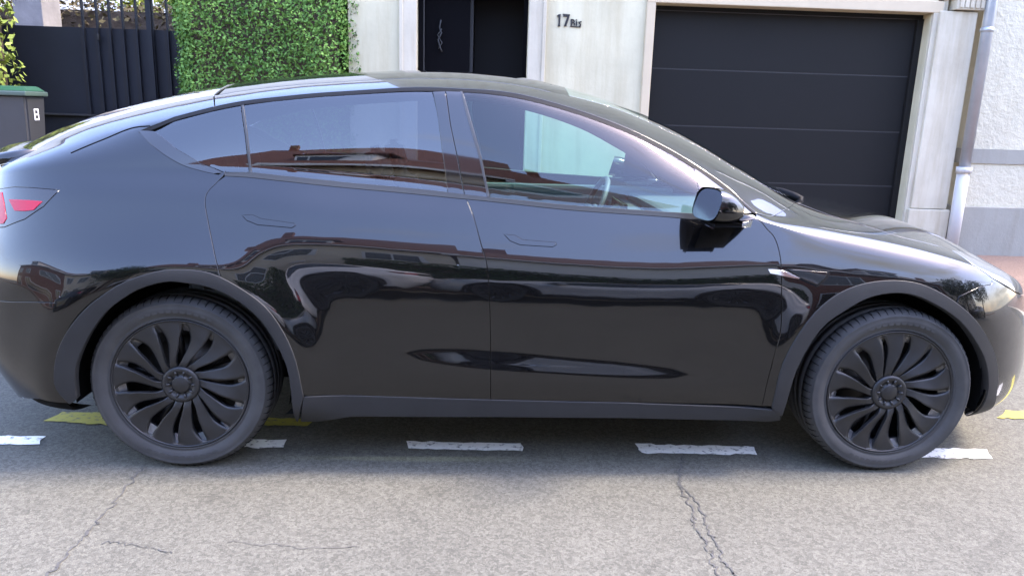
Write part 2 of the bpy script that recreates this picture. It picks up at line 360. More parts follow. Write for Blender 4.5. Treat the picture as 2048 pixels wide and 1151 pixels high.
def panel(name, poly, mat_, parent, gap=.0022, bev=.0022, thick=.014, off=0.0, step=.022, both=True, **k):
    p = dens(poly)
    keep = [0]
    for i in range(1, len(p)):
        if math.hypot((p[i]-p[keep[-1]])[0]*DU, (p[i]-p[keep[-1]])[1]*DV) > .002: keep.append(i)
    p = p[keep]
    if area2(p) < 0: p = p[::-1]
    P3, N3 = PN(p[:, 0], p[:, 1])
    T = np.roll(P3, -1, 0)-np.roll(P3, 1, 0); T /= np.linalg.norm(T, axis=1, keepdims=True)+1e-12
    B = np.cross(T, N3)                                # outward in the surface
    B /= np.linalg.norm(B, axis=1, keepdims=True)+1e-12
    if gap > 0:
        e = .25
        Ju = (P(p[:, 0]+e, p[:, 1])-P(p[:, 0]-e, p[:, 1]))/(2*e); Jv = (P(p[:, 0], p[:, 1]+e)-P(p[:, 0], p[:, 1]-e))/(2*e)
        for i in range(len(p)):
            J = np.stack([Ju[i], Jv[i]], 1); d = np.linalg.lstsq(J, -B[i]*gap, rcond=None)[0]
            if np.linalg.norm(d) < 1: p[i] = p[i]+d
    n = len(p)
    lo, hi = p.min(0), p.max(0)
    gu = np.arange(lo[0]+.3, hi[0], step/DU); gv = np.arange(lo[1]+.2, hi[1], step/DV)
    g = np.array([(a+(j % 2)*.5*step/DU, b) for j, b in enumerate(gv) for a in gu]).reshape(-1, 2)
    if len(g):
        x, y = g[:, 0:1], g[:, 1:2]; x0, y0 = p[:, 0], p[:, 1]; x1, y1 = np.roll(x0, -1), np.roll(y0, -1)
        with np.errstate(divide='ignore', invalid='ignore'):
            cr_ = ((y0 > y) != (y1 > y)) & (x < (x1-x0)*(y-y0)/(y1-y0)+x0)
        ins = cr_.sum(1) % 2 == 1
        dx, dy = (x1-x0)*DU, (y1-y0)*DV; px_, py_ = (x-x0)*DU, (y-y0)*DV
        t = np.clip((px_*dx+py_*dy)/(dx*dx+dy*dy+1e-12), 0, 1)
        dist = np.sqrt((px_-t*dx)**2+(py_-t*dy)**2).min(1)
        g = g[ins & (dist > step*.45)]
    allp = np.vstack([p, g]) if len(g) else p
    r_ = delaunay_2d_cdt([Vector((a*DU, b*DV)) for a, b in allp], [], [list(range(n))], 1, 1e-6)
    vv = np.array([(q[0]/DU, q[1]/DV) for q in r_[0]]); fcs = [list(f) for f in r_[2]]
    # boundary loop vertices in order
    src = {}
    for i, o in enumerate(r_[3]):
        for q in o: src[q] = i
    loop = [src[i] for i in range(n) if i in src]
    A, NA = PN(vv[:, 0], vv[:, 1]); A = A+NA*off
    # orient faces outward
    out_f = []
    for f in fcs:
        nn = np.cross(A[f[1]]-A[f[0]], A[f[2]]-A[f[0]])
        out_f.append(f if np.dot(nn, NA[f[0]]) > 0 else f[::-1])
    Lp = A[loop]; Ln = NA[loop]
    T = np.roll(Lp, -1, 0)-np.roll(Lp, 1, 0); T /= np.linalg.norm(T, axis=1, keepdims=True)+1e-12
    B = np.cross(T, Ln); B /= np.linalg.norm(B, axis=1, keepdims=True)+1e-12
    m = len(loop); base = len(A)
    r1 = Lp+B*bev*.8-Ln*bev; r2 = Lp+B*bev*.8-Ln*thick
    V = np.vstack([A, r1, r2]); NN = np.vstack([NA, B*.9+Ln*.3, B]); NN /= np.linalg.norm(NN, axis=1, keepdims=True)
    for i in range(m):
        j = (i+1) % m; a, b = loop[i], loop[j]
        out_f.append([a, base+i, base+j, b][::1]); out_f.append([base+i, base+m+i, base+m+j, base+j])
    # check the winding of the rim against its normal
    f = out_f[-1]; nn = np.cross(V[f[1]]-V[f[0]], V[f[3]]-V[f[0]])
    if np.dot(nn, NN[f[0]]) < 0:
        out_f[-2*m:] = [q[::-1] for q in out_f[-2*m:]]
    o = mesh_np(name, V, out_f, mat_, parent, normals=NN, **k)
    if both:
        V2 = V*np.array([1, -1, 1]); N2 = NN*np.array([1, -1, 1])
        mesh_np(name, V2, [q[::-1] for q in out_f], mat_, parent, normals=N2, **k)
    return o
def PX(*pts): return [pix(*q) for q in pts]
def SD(*pts): return [side(*q) for q in pts]
def arc(c, r, a0, a1, n=22): return [side(c+r*math.cos(R(a)), .356+r*math.sin(R(a))) for a in np.linspace(a0, a1, n)]
def ang(c, uv_):
    q = P(np.array([uv_[0]]), np.array([uv_[1]]))[0]; return math.degrees(math.atan2(q[2]-.356, q[0]-c))
CR_, CF_, RA = -1.445, 1.425, .445

def build_car(root, paint):
    col = paint
    # door shut lines
    rr = spl(PX((436, 362), (411, 393), (417, 447), (429, 506), (444, 560)), 5)
    fr = spl(PX((933, 398), (947, 432), (962, 488), (974, 531), (979, 600), (981, 680), (981, 798)), 5)
    ff = spl(PX((1508, 430), (1527, 449), (1549, 475), (1560, 511), (1563, 561), (1562, 654), (1551, 701), (1534, 767), (1524, 812)), 5)
    a_end = ang(CR_, rr[-1])
    botr = PX((981, 798), (800, 794), (612, 791)); botf = PX((1524, 812), (1247, 804), (981, 798))
    beltr = spl(PX((450, 352), (500, 355), (556, 361), (700, 376), (891, 394), (933, 398)), 4)
    beltf = spl(PX((933, 398), (974, 402), (1143, 420), (1326, 433), (1392, 438), (1460, 434), (1508, 430)), 4)
    a_bot = ang(CR_, botr[-1])
    rear_door = beltr + fr[1:] + botr[1:] + arc(CR_, RA, a_bot+3, a_end-1, 18)[0:] + rr[::-1]
    d1 = panel('rear_door', rear_door, col, root)
    front_door = beltf + ff[1:] + botf[1:-1] + fr[::-1][:-1]
    d2 = panel('front_door', front_door, col, root)
    # quarter panel
    v_h = [(pix(428, 190)[0], 61.6), pix(348, 206), pix(278, 221), pix(209, 241), pix(139, 264), pix(87, 291), pix(22, 325)]
    u_e = 14.0; v_b = pix(28, 603)[1]
    lt_top = PX((119, 380), (60, 375), (28, 374), (6, 377)); lt_bot = PX((119, 380), (87, 413), (50, 438), (9, 454))
    tip = [v_h[0]] + PX((429, 213), (417, 216), (348, 234), (300, 253), (277, 263))
    qedge = spl(PX((277, 263), (300, 287), (330, 310), (365, 330), (400, 341), (436, 349)), 4)
    a_s = ang(CR_, pix(163, 607)); a_q = ang(CR_, pix(444, 560))
    quarter = tip + qedge[1:] + PX((452, 341), (446, 352)) + rr[0:] + arc(CR_, RA, a_q+1, a_s, 20)[0:] + \
        [pix(100, 604), pix(28, 603), (u_e, v_b)] + [(u_e, lt_bot[-1][1]-.3)] + lt_bot[::-1] + lt_top[1:] + [(u_e, lt_top[-1][1]), (u_e, v_h[-1][1])] + v_h[::-1][0:-1]
    panel('quarter_panel', quarter, col, root)
    # tail light
    tl = panel('tail_light', [(u_e-7, lt_bot[-1][1]-.3)] + lt_bot[::-1] + lt_top[1:] + [(u_e-7, lt_top[-1][1])], M['lens_smoke'], root, gap=.002, off=.001)
    panel('reflector', PX((19, 399), (60, 401), (85, 403), (68, 420), (50, 422), (30, 421)), M['lens_red'], tl, gap=0, off=.0035, thick=.003, bev=.001)
    panel('brake_lamp', PX((-40, 386), (5, 385), (9, 405), (14, 436), (8, 447), (-40, 450)), M['lens_red'], tl, gap=0, off=.0035, thick=.003, bev=.001)
    # bumpers
    a_r2 = 180+8+18
    rb = [pix(163, 607), pix(100, 604), pix(28, 603), (u_e, v_b), (0.5, v_b+1), (0.5, NB+.5), (30, NB+.2)] + [side(-1.98, .30)] + PX((139, 806)) + \
        [side(-1.83, .33), side(-1.86, .36)] + arc(CR_, RA, 180, a_s, 8)
    panel('rear_bumper', rb, col, root)
    fen_top = PX((1512, 428), (1553, 428), (1577, 416), (1592, 404))
    hood_l = spl(PX((1592, 404), (1625, 417), (1660, 430), (1730, 451), (1800, 473), (1850, 485), (1902, 499)), 4)
    hl_low = spl(PX((1902, 499), (1943, 527), (1984, 556)), 4)
    sb = PX((1984, 556), (1984, 568), (1956, 574), (1918, 592))
    a_f = ang(CF_, sb[-1])
    fender = fen_top + hood_l[1:] + hl_low[1:] + sb[1:] + arc(CF_, RA, a_f, 184, 22) + PX((1540, 812)) + ff[::-1][0:-1]
    panel('front_fender', fender, col, root)
    hl_up = PX((2030, 583), (2022, 560), (1998, 533), (1956, 510), (1902, 499))
    hl = panel('headlight', hl_low + PX((2010, 570), (2030, 583)) + hl_up[1:-1], M['lens_clear'], root, gap=.003, off=.001, thick=.02)
    panel('lamp_strip', PX((1960, 525), (2000, 556), (2018, 571), (2021, 566), (2002, 546), (1964, 520)), M['chrome'], hl, gap=0, off=-.001, thick=.003, bev=.001)
    # the centre of the nose
    vt = hl_up[0][1]; ue = NU-1.6
    nose_v = pix(2031, 586)
    fb = [sb[-1], sb[-2], sb[-3], sb[0]] + PX((2010, 572), (2031, 585)) + [(ue, nose_v[1])] + [(ue, NB+.5), (ux(X0F)+25, NB+.2)] + PX((1990, 834), (1938, 856)) + arc(CF_, RA, -8, a_f-1, 10)
    panel('front_bumper', fb, col, root)
    hoodU = [(2*NEND-b) for a, b in hood_l]
    u_c = ux(1.27)
    back = [(ux(1.10), 62), (ux(1.19), 68), (ux(1.245), 75), (u_c, NEND), (ux(1.245), 2*NEND-75), (ux(1.19), 2*NEND-68), (ux(1.10), 2*NEND-62)]
    # headlight to centre
    un = NU-9
    hood = [hood_l[0]] + hood_l[1:] + hl_up[::-1][1:] + [(ue-2, nose_v[1]+2), (ue-2, 2*NEND-nose_v[1]-2)] + [(a, 2*NEND-b) for a, b in hl_up[:-1]] + [(a, 2*NEND-b) for a, b in hood_l[::-1]] + back[::-1]
    panel('hood', hood, col, root, both=False, step=.03)
    # greenhouse
    rail = spl([pix(*q) for q in ((277, 261), (300, 252), (348, 233), (417, 216), (487, 202), (556, 194), (626, 187), (700, 182), (863, 175), (930, 178), (1013, 184), (1117, 208), (1221, 243), (1291, 273), (1343, 300), (1400, 335), (1472, 388), (1514, 426))], 4)
    k0 = min(range(len(rail)), key=lambda i: abs(rail[i][0]-pix(429, 213)[0]))
    ra = rail[k0+1:]
    vr = 61.4
    side_rail = [pix(430, 213)] + ra + fen_top[1:] + [(ux(1.0), 64.6), (ux(.8), 65.3), (ux(.55), 65.3), (ux(.3), 64.6), (ux(.1), 62.6)] + [(ux(x), vr) for x in (0, -.4, -.8, -1.1, -1.35)] + [(pix(430, 190)[0], 61.6)]
    panel('roof_rail', side_rail, col, root)
    def sym(pts): return pts + [(a, 2*NEND-b) for a, b in pts[::-1]]
    ws = [(ux(.102), 62.7), (ux(.3), 64.65), (ux(.55), 65.35), (ux(.8), 65.35), (ux(1.0), 64.7), (ux(1.06), 64.9)] + [(ux(1.13), 66.5), (ux(1.19), 73), (ux(1.215), NEND)]
    panel('windshield', sym(ws), M['glass_screen'], root, both=False, step=.04, off=.0, gap=.0012, bev=.001, thick=.005)
    cw = [(ux(1.07), 62), (ux(1.14), 66), (ux(1.195), 73), (ux(1.22), NEND)]
    cw2 = [(ux(1.265), NEND), (ux(1.24), 75), (ux(1.185), 68), (ux(1.10), 62)]
    panel('cowl', cw[:-1] + cw2[1:], M['seal'], root, off=-.012, gap=0)
    panel('roof_glass', sym([(ux(x), vr+.1) for x in (-1.365, -1.1, -.8, -.4, 0, .10)]), M['roof_glass'], root, both=False, step=.04)
    hb = [pix(428, 190)[1]]
    hatch = [v_h[0]] + v_h[1:] + [(u_e, v_h[-1][1])] + [(2, v_h[-1][1]-2)]
    hatch = hatch[::-1]
    panel('tailgate', sym(hatch), M['tailgate'], root, both=False, step=.035)
    # lower tailgate between the lights
    panel('tailgate', [(u_e-.3, v_b+.2), (u_e-.3, v_h[-1][1]-.4), (1.2, v_h[-1][1]-2.4), (1.2, v_b+1)], col, root)
    # window trim strips
    r2 = spl([pix(*q) for q in ((295, 262), (348, 241), (417, 223), (487, 209), (556, 201), (626, 194), (700, 189), (863, 182), (930, 184), (1013, 192), (1117, 216), (1221, 251), (1291, 281), (1343, 308), (1400, 343), (1472, 395), (1506, 424))], 4)
    panel('window_seal', rail + r2[::-1], M['seal'], root, gap=.0005, off=-.002, bev=.001)
    corner = [rail[0]] + qedge[1:-1] + PX((445, 345), (400, 327), (352, 298), (322, 272), (306, 262))
    panel('window_trim', corner, M['gloss_black'], root, gap=.0008, off=0)
    panel('belt_trim', beltr[:-1] + beltf[:-2] + PX((1470, 430), (1404, 429), (1326, 424), (1143, 411), (974, 394), (891, 384), (700, 366), (556, 351), (500, 345), (448, 346)), M['satin'], root, gap=.0006, off=.002, bev=.003)
    panel('quarter_glass', PX((306, 264), (348, 243), (417, 225), (481, 212), (489, 270), (497, 344), (448, 344), (400, 326), (352, 297)), M['glass_rear'], root, gap=0, off=-.002, thick=.004, bev=.0005)
    panel('glass_divider', PX((483, 211), (487, 210), (495, 270), (503, 345), (499, 345), (491, 270)), M['trim_grey'], root, gap=0, off=0.0005, thick=.02, bev=.001)
    panel('rear_door_glass', PX((488, 211), (556, 202), (626, 195), (700, 190), (864, 184), (874, 226), (881, 278), (888, 330), (895, 385), (700, 367), (556, 352), (504, 346), (496, 270)), M['glass_rear'], root, gap=0, off=-.002, thick=.004, bev=.0005)
    panel('door_pillar', PX((866, 184), (890, 183.5), (900, 250), (915, 320), (928, 390), (896, 386), (889, 330), (882, 278), (875, 226)), M['gloss_black'], root, gap=.0006, off=.001)
    panel('door_pillar', PX((892, 183.5), (921, 184.5), (931, 222), (945, 271), (958, 313), (976, 394), (930, 390.5), (917, 320), (902, 250)), M['gloss_black'], root, gap=.0006, off=.001)
    panel('pillar_edge', PX((921, 184), (924, 184), (936, 222), (950, 271), (962, 313), (979, 394), (975, 394), (958, 313), (945, 271), (931, 222)), M['trim_grey'], root, gap=0, off=.003, thick=.006, bev=.0015)
    panel('front_door_glass', PX((923, 185), (1013, 193), (1117, 217), (1221, 252), (1291, 282), (1343, 309), (1388, 337), (1398, 380), (1404, 430), (1326, 425), (1143, 412), (981, 395), (963, 313), (950, 271), (936, 222)), M['glass_front'], root, gap=0, off=-.002, thick=.004, bev=.0005)
    panel('mirror_sail', PX((1389, 337), (1400, 344), (1472, 396), (1503, 425), (1470, 430), (1404, 430), (1398, 380)), M['gloss_black'], root, gap=.0006, off=.0)
    # cladding
    rear_o = [(606, 792), (591, 722), (566, 664), (529, 613), (474, 573), (420, 547), (365, 540), (314, 544), (255, 562), (201, 595), (157, 635), (124, 686), (110, 744), (114, 776), (140, 806)]
    rear_i = [(595, 840), (580, 752), (558, 693), (522, 638), (474, 598), (420, 573), (365, 563), (328, 562), (274, 578), (226, 609), (190, 650), (164, 697), (150, 744), (153, 796)]
    panel('arch_cladding', spl(PX(*rear_o), 3)[::-1] + spl(PX(*rear_i), 3), M['cladding'], root, gap=0, off=.006, thick=.035, bev=.004, step=.03)
    fro_o = [(1544, 814), (1567, 725), (1614, 645), (1661, 598), (1713, 572), (1769, 562), (1825, 565), (1872, 582), (1919, 612), (1957, 650), (1985, 701), (1994, 748), (1990, 790), (1975, 822), (1944, 850)]
    fro_i = [(1562, 830), (1591, 739), (1638, 659), (1685, 622), (1731, 596), (1778, 585), (1825, 588), (1872, 608), (1919, 640), (1952, 683), (1971, 725), (1975, 776), (1962, 812), (1938, 842)]
    panel('arch_cladding', spl(PX(*fro_o), 3)[::-1] + spl(PX(*fro_i), 3), M['cladding'], root, gap=0, off=.006, thick=.035, bev=.004, step=.03)
    panel('sill_cladding', PX((608, 793), (980, 799), (1250, 805), (1556, 819), (1560, 838), (1247, 834), (980, 832), (700, 831), (603, 841)), M['cladding'], root, gap=.0005, off=.004, thick=.03, bev=.003)
    # handles set flush in the doors
    for pts, d in ((((1007, 468), (1030, 470), (1046, 479), (1111, 484), (1114, 489), (1106, 494), (1040, 490), (1020, 482)), d2),
                   (((483, 430), (505, 429), (523, 437), (588, 446), (592, 451), (584, 456), (515, 450), (493, 441)), d1)):
        q = PX(*pts)
        panel('handle_recess', q, M['seal'], d, gap=0, off=.0006, thick=.002, bev=.0003)
        panel('handle', q, col, d, gap=.0021, off=.0020, thick=.003, bev=.001)
    # side camera housing on the fender
    panel('camera_surround', PX((1572, 536), (1620, 538), (1661, 542), (1654, 558), (1634, 574), (1600, 559)), M['seal'], root, gap=0, off=.0022, thick=.004, bev=.0005)
    panel('side_camera', PX((1577, 539), (1620, 542), (1655, 545), (1648, 556), (1633, 569), (1604, 556)), M['gloss_black'], root, gap=0, off=.005, thick=.01, bev=.003)
    panel('camera_trim', PX((1536, 538), (1560, 540), (1578, 545), (1600, 556), (1596, 557), (1560, 550), (1540, 546)), M['chrome'], root, gap=0, off=.003, thick=.004, bev=.001)
    # dark ribbon painting a crease's shade from the rear window to the tailgate
    cl = spl(PX((300, 252), (261, 257), (209, 278), (172, 293), (142, 306)), 6)
    ca = [(a, b+.07) for a, b in cl]; cb = [(a, b-.07) for a, b in cl]
    panel('crease_shade', ca+cb[::-1], M['seal'], root, gap=0, off=.0024, thick=.004, bev=.0002)
    ch = PX((1990, 520), (2000, 530), (2000, 533))
    # lip spoiler across the tailgate
    b = MB(); V_ = []; ny = 17
    for i in range(ny):
        y = -.60+1.2*i/(ny-1); k = (y/.60)**2; x0 = -2.10+.03*k; zf = float(zc_f(x0))-.080-.045*k
        V_.append([b.bm.verts.new(q) for q in ((x0, y, zf), (-2.40+.17*k, y, zf-.030), (-2.44+.17*k, y, zf-.040), (-2.40+.17*k, y, zf-.062), (x0-.02, y, zf-.06))])
    for A_, B_ in zip(V_, V_[1:]):
        for i in range(5): b.bm.faces.new((A_[i], A_[(i+1) % 5], B_[(i+1) % 5], B_[i]))
    b.bm.faces.new(V_[0]); b.bm.faces.new(V_[-1][::-1]); b.build('spoiler', col, root, smooth=True)
    # inner shell behind the gaps
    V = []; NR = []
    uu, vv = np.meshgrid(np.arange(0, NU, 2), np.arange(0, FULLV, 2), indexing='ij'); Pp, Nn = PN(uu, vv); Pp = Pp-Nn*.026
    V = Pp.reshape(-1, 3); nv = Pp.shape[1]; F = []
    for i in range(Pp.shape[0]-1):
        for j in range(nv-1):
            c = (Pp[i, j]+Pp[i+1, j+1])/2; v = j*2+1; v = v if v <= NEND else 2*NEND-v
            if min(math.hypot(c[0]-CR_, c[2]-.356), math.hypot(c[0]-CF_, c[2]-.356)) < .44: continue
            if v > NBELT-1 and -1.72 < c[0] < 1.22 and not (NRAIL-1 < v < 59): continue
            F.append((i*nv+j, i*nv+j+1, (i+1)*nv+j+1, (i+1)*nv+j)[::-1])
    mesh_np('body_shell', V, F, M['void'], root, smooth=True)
    # underside, arch liners
    b = MB(); b.box((-1.0, -.80, .19), (.98, .80, .30)); b.box((-2.1, -.5, .24), (-1.0, .5, .5)); b.box((.98, -.5, .22), (2.1, .5, .5)); b.build('underbody', M['void'], root)
    for s_ in (-1, 1):
        for c in (CR_, CF_):
            b = MB(); prof = []
            n = 28
            for i in range(n+1):
                a = R(-12 + 204*i/n); prof.append((c+.425*math.cos(a), .356+.425*math.sin(a)))
            for (x0, z0), (x1, z1) in zip(prof, prof[1:]):
                v = [b.bm.verts.new(q) for q in ((x0, s_*.935, z0), (x1, s_*.935, z1), (x1, s_*.55, z1), (x0, s_*.55, z0))]
                # keep the liner behind the panels where the body tucks in
                for q in v:
                    if abs(q.co.y) > .9: q.co.y = s_*min(.90, abs(q.co.y))
                b.bm.faces.new(v)
            f = [b.bm.verts.new((x, s_*.55, z)) for x, z in prof]; b.bm.faces.new(f)
            b.build('arch_liner', M['void'], root)
# ------------------------------------------------------------ wheels
def lathe(bm, prof, n, mat=0, closed=False):
    rings = []
    for (r, y) in prof:
        rings.append([bm.verts.new((r*math.cos(2*math.pi*i/n), y, r*math.sin(2*math.pi*i/n))) for i in range(n)])
    for A, B in zip(rings, rings[1:]):
        for i in range(n):
            f = bm.faces.new((A[i], A[(i+1) % n], B[(i+1) % n], B[i])); f.smooth = True; f.material_index = mat
    return rings
def make_wheel(parent, cx, sy, lab=None, spin=0.0):
    w_ = empty('wheel', (0, 0, 0)); w_.parent = parent; w_.location = (cx, sy*.80, .356)
    if sy > 0: w_.rotation_euler = (0, 0, math.pi)
    sub = []
    # tyre: faces -Y; half width .125 about y=0
    b = MB()
    prof = [(.268, -.112), (.272, -.124), (.276, -.119), (.284, -.124), (.300, -.132), (.318, -.134), (.330, -.130), (.3325, -.1315), (.334, -.1285), (.343, -.120), (.350, -.108), (.3535, -.095),
            (.355, -.075), (.348, -.074), (.348, -.066), (.3555, -.065), (.356, -.025), (.348, -.024), (.348, -.016), (.356, -.015),
            (.356, .015), (.348, .016), (.348, .024), (.356, .025), (.355, .07), (.350, .108), (.334, .128), (.30, .132), (.268, .112)]
    lathe(b.bm, prof, 96)
    # shoulder sipes
    for i in range(72):
        a = 2*math.pi*i/72; c, s = math.cos(a), math.sin(a)
        t = 0.004
        pts = []
        for (r, y) in ((.3405, -.1235), (.3515, -.1065), (.3565, -.080)):
            pts.append((r*c, y, r*s))
        b.tube(pts, [.0012, .0022, .0022], 5, mat=1)
    # raised band of moulded marks, without any maker's name
    for a0, a1 in ((62, 118), (242, 298)):
        for i in range(int((a1-a0)/5)):
            aa = R(a0+5*i); ab = R(a0+5*i+3.4)
            for (r0, r1) in ((.298, .308),):
                v = [b.bm.verts.new((r*math.cos(q), -.1336-(.0012 if r < .3 else .0016), r*math.sin(q))) for r, q in ((r0, aa), (r1, aa), (r1, ab), (r0, ab))]
                b.bm.faces.new(v)
    ty = b.build('tyre', [M['rubber'], M['seal']], w_, location=None) if False else b.build('tyre', [M['rubber'], M['seal']], w_)
    # rim barrel and spokes seen through the cover
    b = MB(); lathe(b.bm, [(.262, -.108), (.250, -.10), (.240, -.05), (.235, .08), (.255, .11)], 64)
    for k in range(5):
        a = 2*math.pi*k/5+.5
        for d in (-.13, .13):
            b.tube([(.05*math.cos(a), -.052, .05*math.sin(a)), (.245*math.cos(a+d), -.065, .245*math.sin(a+d))], [.018, .013], 6)
    lathe(b.bm, [(.24, .0), (.001, .0)], 32)
    b.build('rim', M['rim'], w_)
    b = MB(); lathe(b.bm, [(.17, .03), (.17, -.012), (.001, -.012)], 48); b.build('brake_disc', M['disc'], w_)
    # cover: outer ring, 14 swept blades, hub
    b = MB(); nB = 14; pitch = 2*math.pi/nB
    lathe(b.bm, [(.268, -.100), (.2675, -.118), (.265, -.1225), (.2615, -.1215), (.2595, -.1175), (.258, -.10)], 128)
    lathe(b.bm, [(.2605, -.1165), (.246, -.1165), (.244, -.108)], 128)
    r0, r1 = .070, .2590; tips = []
    def swirl(s): return -.36*s + .15*s*s - .10*math.sin(math.pi*s)
    nr, nw = 22, 6
    for k in range(nB):
        deep = k % 2 == 0
        base = spin + k*pitch
        # open slot follows this blade; odd slots narrower
        grid = []
        for i in range(nr+1):
            s = i/nr; r = r0+(r1-r0)*s
            ga = (.44 if deep else .28)*pitch      # slot on the leading side
            gb = (.28 if deep else .44)*pitch
            prof_s = min(1, s/.16)**.8 * (min(1, max(0, (.985-s)/.10))**.6*.55+.45*min(1, max(0, (.86-s)/.2)))
            lo = -pitch/2 + ga*.52*prof_s*(1 if True else 0); hi = pitch/2 - gb*.52*prof_s
            row = []
            for j in range(nw+1):
                q = j/nw; th = base + swirl(s) + lo+(hi-lo)*q
                dome = .0045*math.sin(math.pi*min(1, s*1.05)) 
                y = -.1175 - dome - .006*(1-q)*math.sin(math.pi*min(1, s*1.1))**.7 + .009*q*math.sin(math.pi*s)**1.5
                y += .006*max(0, 1-s/.12)
                row.append((r*math.cos(th), y, r*math.sin(th)))
            grid.append(row)
        vv = [[b.bm.verts.new(p) for p in row] for row in grid]
        for i in range(nr):
            for j in range(nw):
                f = b.bm.faces.new((vv[i][j], vv[i+1][j], vv[i+1][j+1], vv[i][j+1])); f.smooth = True
        for jj in (0, nw):                        # skirts
            sk = [b.bm.verts.new((row[jj][0], row[jj][1]+.016, row[jj][2])) for row in grid]
            for i in range(nr):
                b.bm.faces.new((vv[i][jj], sk[i], sk[i+1], vv[i+1][jj]))
        # ramp that closes the outer end of each slot
        s0, s1 = .79, .995
        ra_, rb_ = r0+(r1-r0)*s0, r0+(r1-r0)*s1
        ac = base + pitch/2
        v = [b.bm.verts.new(p) for p in ((ra_*math.cos(ac+swirl(s0)-.085), -.098, ra_*math.sin(ac+swirl(s0)-.085)), (ra_*math.cos(ac+swirl(s0)+.085), -.098, ra_*math.sin(ac+swirl(s0)+.085)),
             (rb_*math.cos(ac+swirl(s1)+.09), -.1185, rb_*math.sin(ac+swirl(s1)+.09)), (rb_*math.cos(ac+swirl(s1)-.09), -.1185, rb_*math.sin(ac+swirl(s1)-.09)))]
        tips.append([tuple(q.co) for q in v]); bmesh.ops.delete(b.bm, geom=v, context='VERTS')
        z2 = [b.bm.verts.new((ra_*math.cos(ac+swirl(s0)+d), y, ra_*math.sin(ac+swirl(s0)+d))) for d, y in ((-.085, -.098), (.085, -.098), (.085, -.084), (-.085, -.084))]
        b.bm.faces.new(z2)
    tf = []
    for q in tips: tf.append(b.bm.faces.new([b.bm.verts.new(p) for p in q]))
    for f in tf: f.material_index = 1
    b.build('wheel_cover', [M['cover'], M['cover_glint']], w_)
    b = MB(); lathe(b.bm, [(.075, -.100), (.074, -.116), (.068, -.121), (.060, -.1225), (.052, -.119), (.046, -.113), (.036, -.112), (.034, -.117), (.031, -.1195), (.001, -.120)], 64)
    for k in range(10):
        a = 2*math.pi*k/10
        b.tube([(.058*math.cos(a), -.117, .058*math.sin(a)), (.049*math.cos(a), -.121, .049*math.sin(a)), (.038*math.cos(a), -.113, .038*math.sin(a))], [.004, .0055, .003], 8)
    b.build('hub_cap', M['cover'], w_)
    return w_
def wheel_set(root):
    for cx, sy, sp in ((-1.445, -1, .10), (1.445, -1, .05), (-1.445, 1, .3), (1.445, 1, .2)):
        make_wheel(root, cx, sy, spin=sp)

# ------------------------------------------------------------ mirror, wiper, interior
def mirror(root, sy, col):
    m = empty('door_mirror'); m.parent = root
    # housing: superellipsoid shell
    b = MB(); n = 28; cx, cy, cz = .640, -1.005, 1.128
    # measured in the photograph: body 1392..1475 wide, 370..440 high
    secs = []
    for i in range(15):
        s = i/14; x = cx-.066+.135*s
        hh = .070*math.sqrt(max(0, 1-(max(0, s-.12)/.88)**2.4)) if s > .12 else .069
        dd = .092*(1-.45*s**2)
        if i == 14: hh = .018; dd *= .6
        secs.append((x, hh, dd, cz-.003-.016*s))
    rings = []
    for i_s, (x, hh, dd, z0) in enumerate(secs):
        ring = []; s_i = i_s/14
        for j in range(n):
            a = 2*math.pi*j/n; c, s = math.cos(a), math.sin(a); e = .62
            yy = cy + dd*math.copysign(abs(c)**e, c); zz = z0+hh*math.copysign(abs(s)**e, s)*(1 if s > 0 else .78)
            yy += .012*(zz-z0)/.08
            ring.append(b.bm.verts.new((x-(yy-cy)*.24*(1-s_i)**1.5+(zz-cz)*.28*(1-s_i)**1.5, yy, zz)))
        rings.append(ring)
    for A, B in zip(rings, rings[1:]):
        for j in range(n):
            f = b.bm.faces.new((A[j], A[(j+1) % n], B[(j+1) % n], B[j])); f.smooth = True
    b.bm.faces.new(rings[-1]); 
    if sy > 0:
        for v in b.bm.verts: v.co.y *= -1
    b.build('mirror_housing', col, m)
    b = MB(); x = cx-.0645
    pts = []
    for j in range(n):
        a = 2*math.pi*j/n; c, s = math.cos(a), math.sin(a); e = .62
        pts.append((x, (cy+.086*math.copysign(abs(c)**e, c))*(1 if sy < 0 else -1), cz-.005+.064*math.copysign(abs(s)**e, s)*(1 if s > 0 else .78)))
    pts = [(q[0]-(abs(q[1])*-1-cy)*.24+(q[2]-cz)*.28, q[1], q[2]) for q in pts]
    b.bm.faces.new([b.bm.verts.new(p) for p in pts]); b.build('mirror_glass', M['chrome'], m)
    # black foot under the housing
    b = MB(); f = -1 if sy > 0 else 1
    b.box((cx-.050, f*-.90 if f > 0 else .90, cz-.074), (cx+.055, f*-1.055 if f > 0 else 1.055, cz-.060), bev=.01)
    b.hexa([(cx-.005, f*-.80, 1.020), (cx+.105, f*-.80, 1.020), (cx+.07, f*-.93, 1.03), (cx+.02, f*-.93, 1.03),
            (cx-.02, f*-.80, 1.050), (cx+.20, f*-.80, 1.065), (cx+.10, f*-1.03, 1.050), (cx-.02, f*-1.03, 1.050)])
    b.build('mirror_foot', M['gloss_black'], m)
    return m
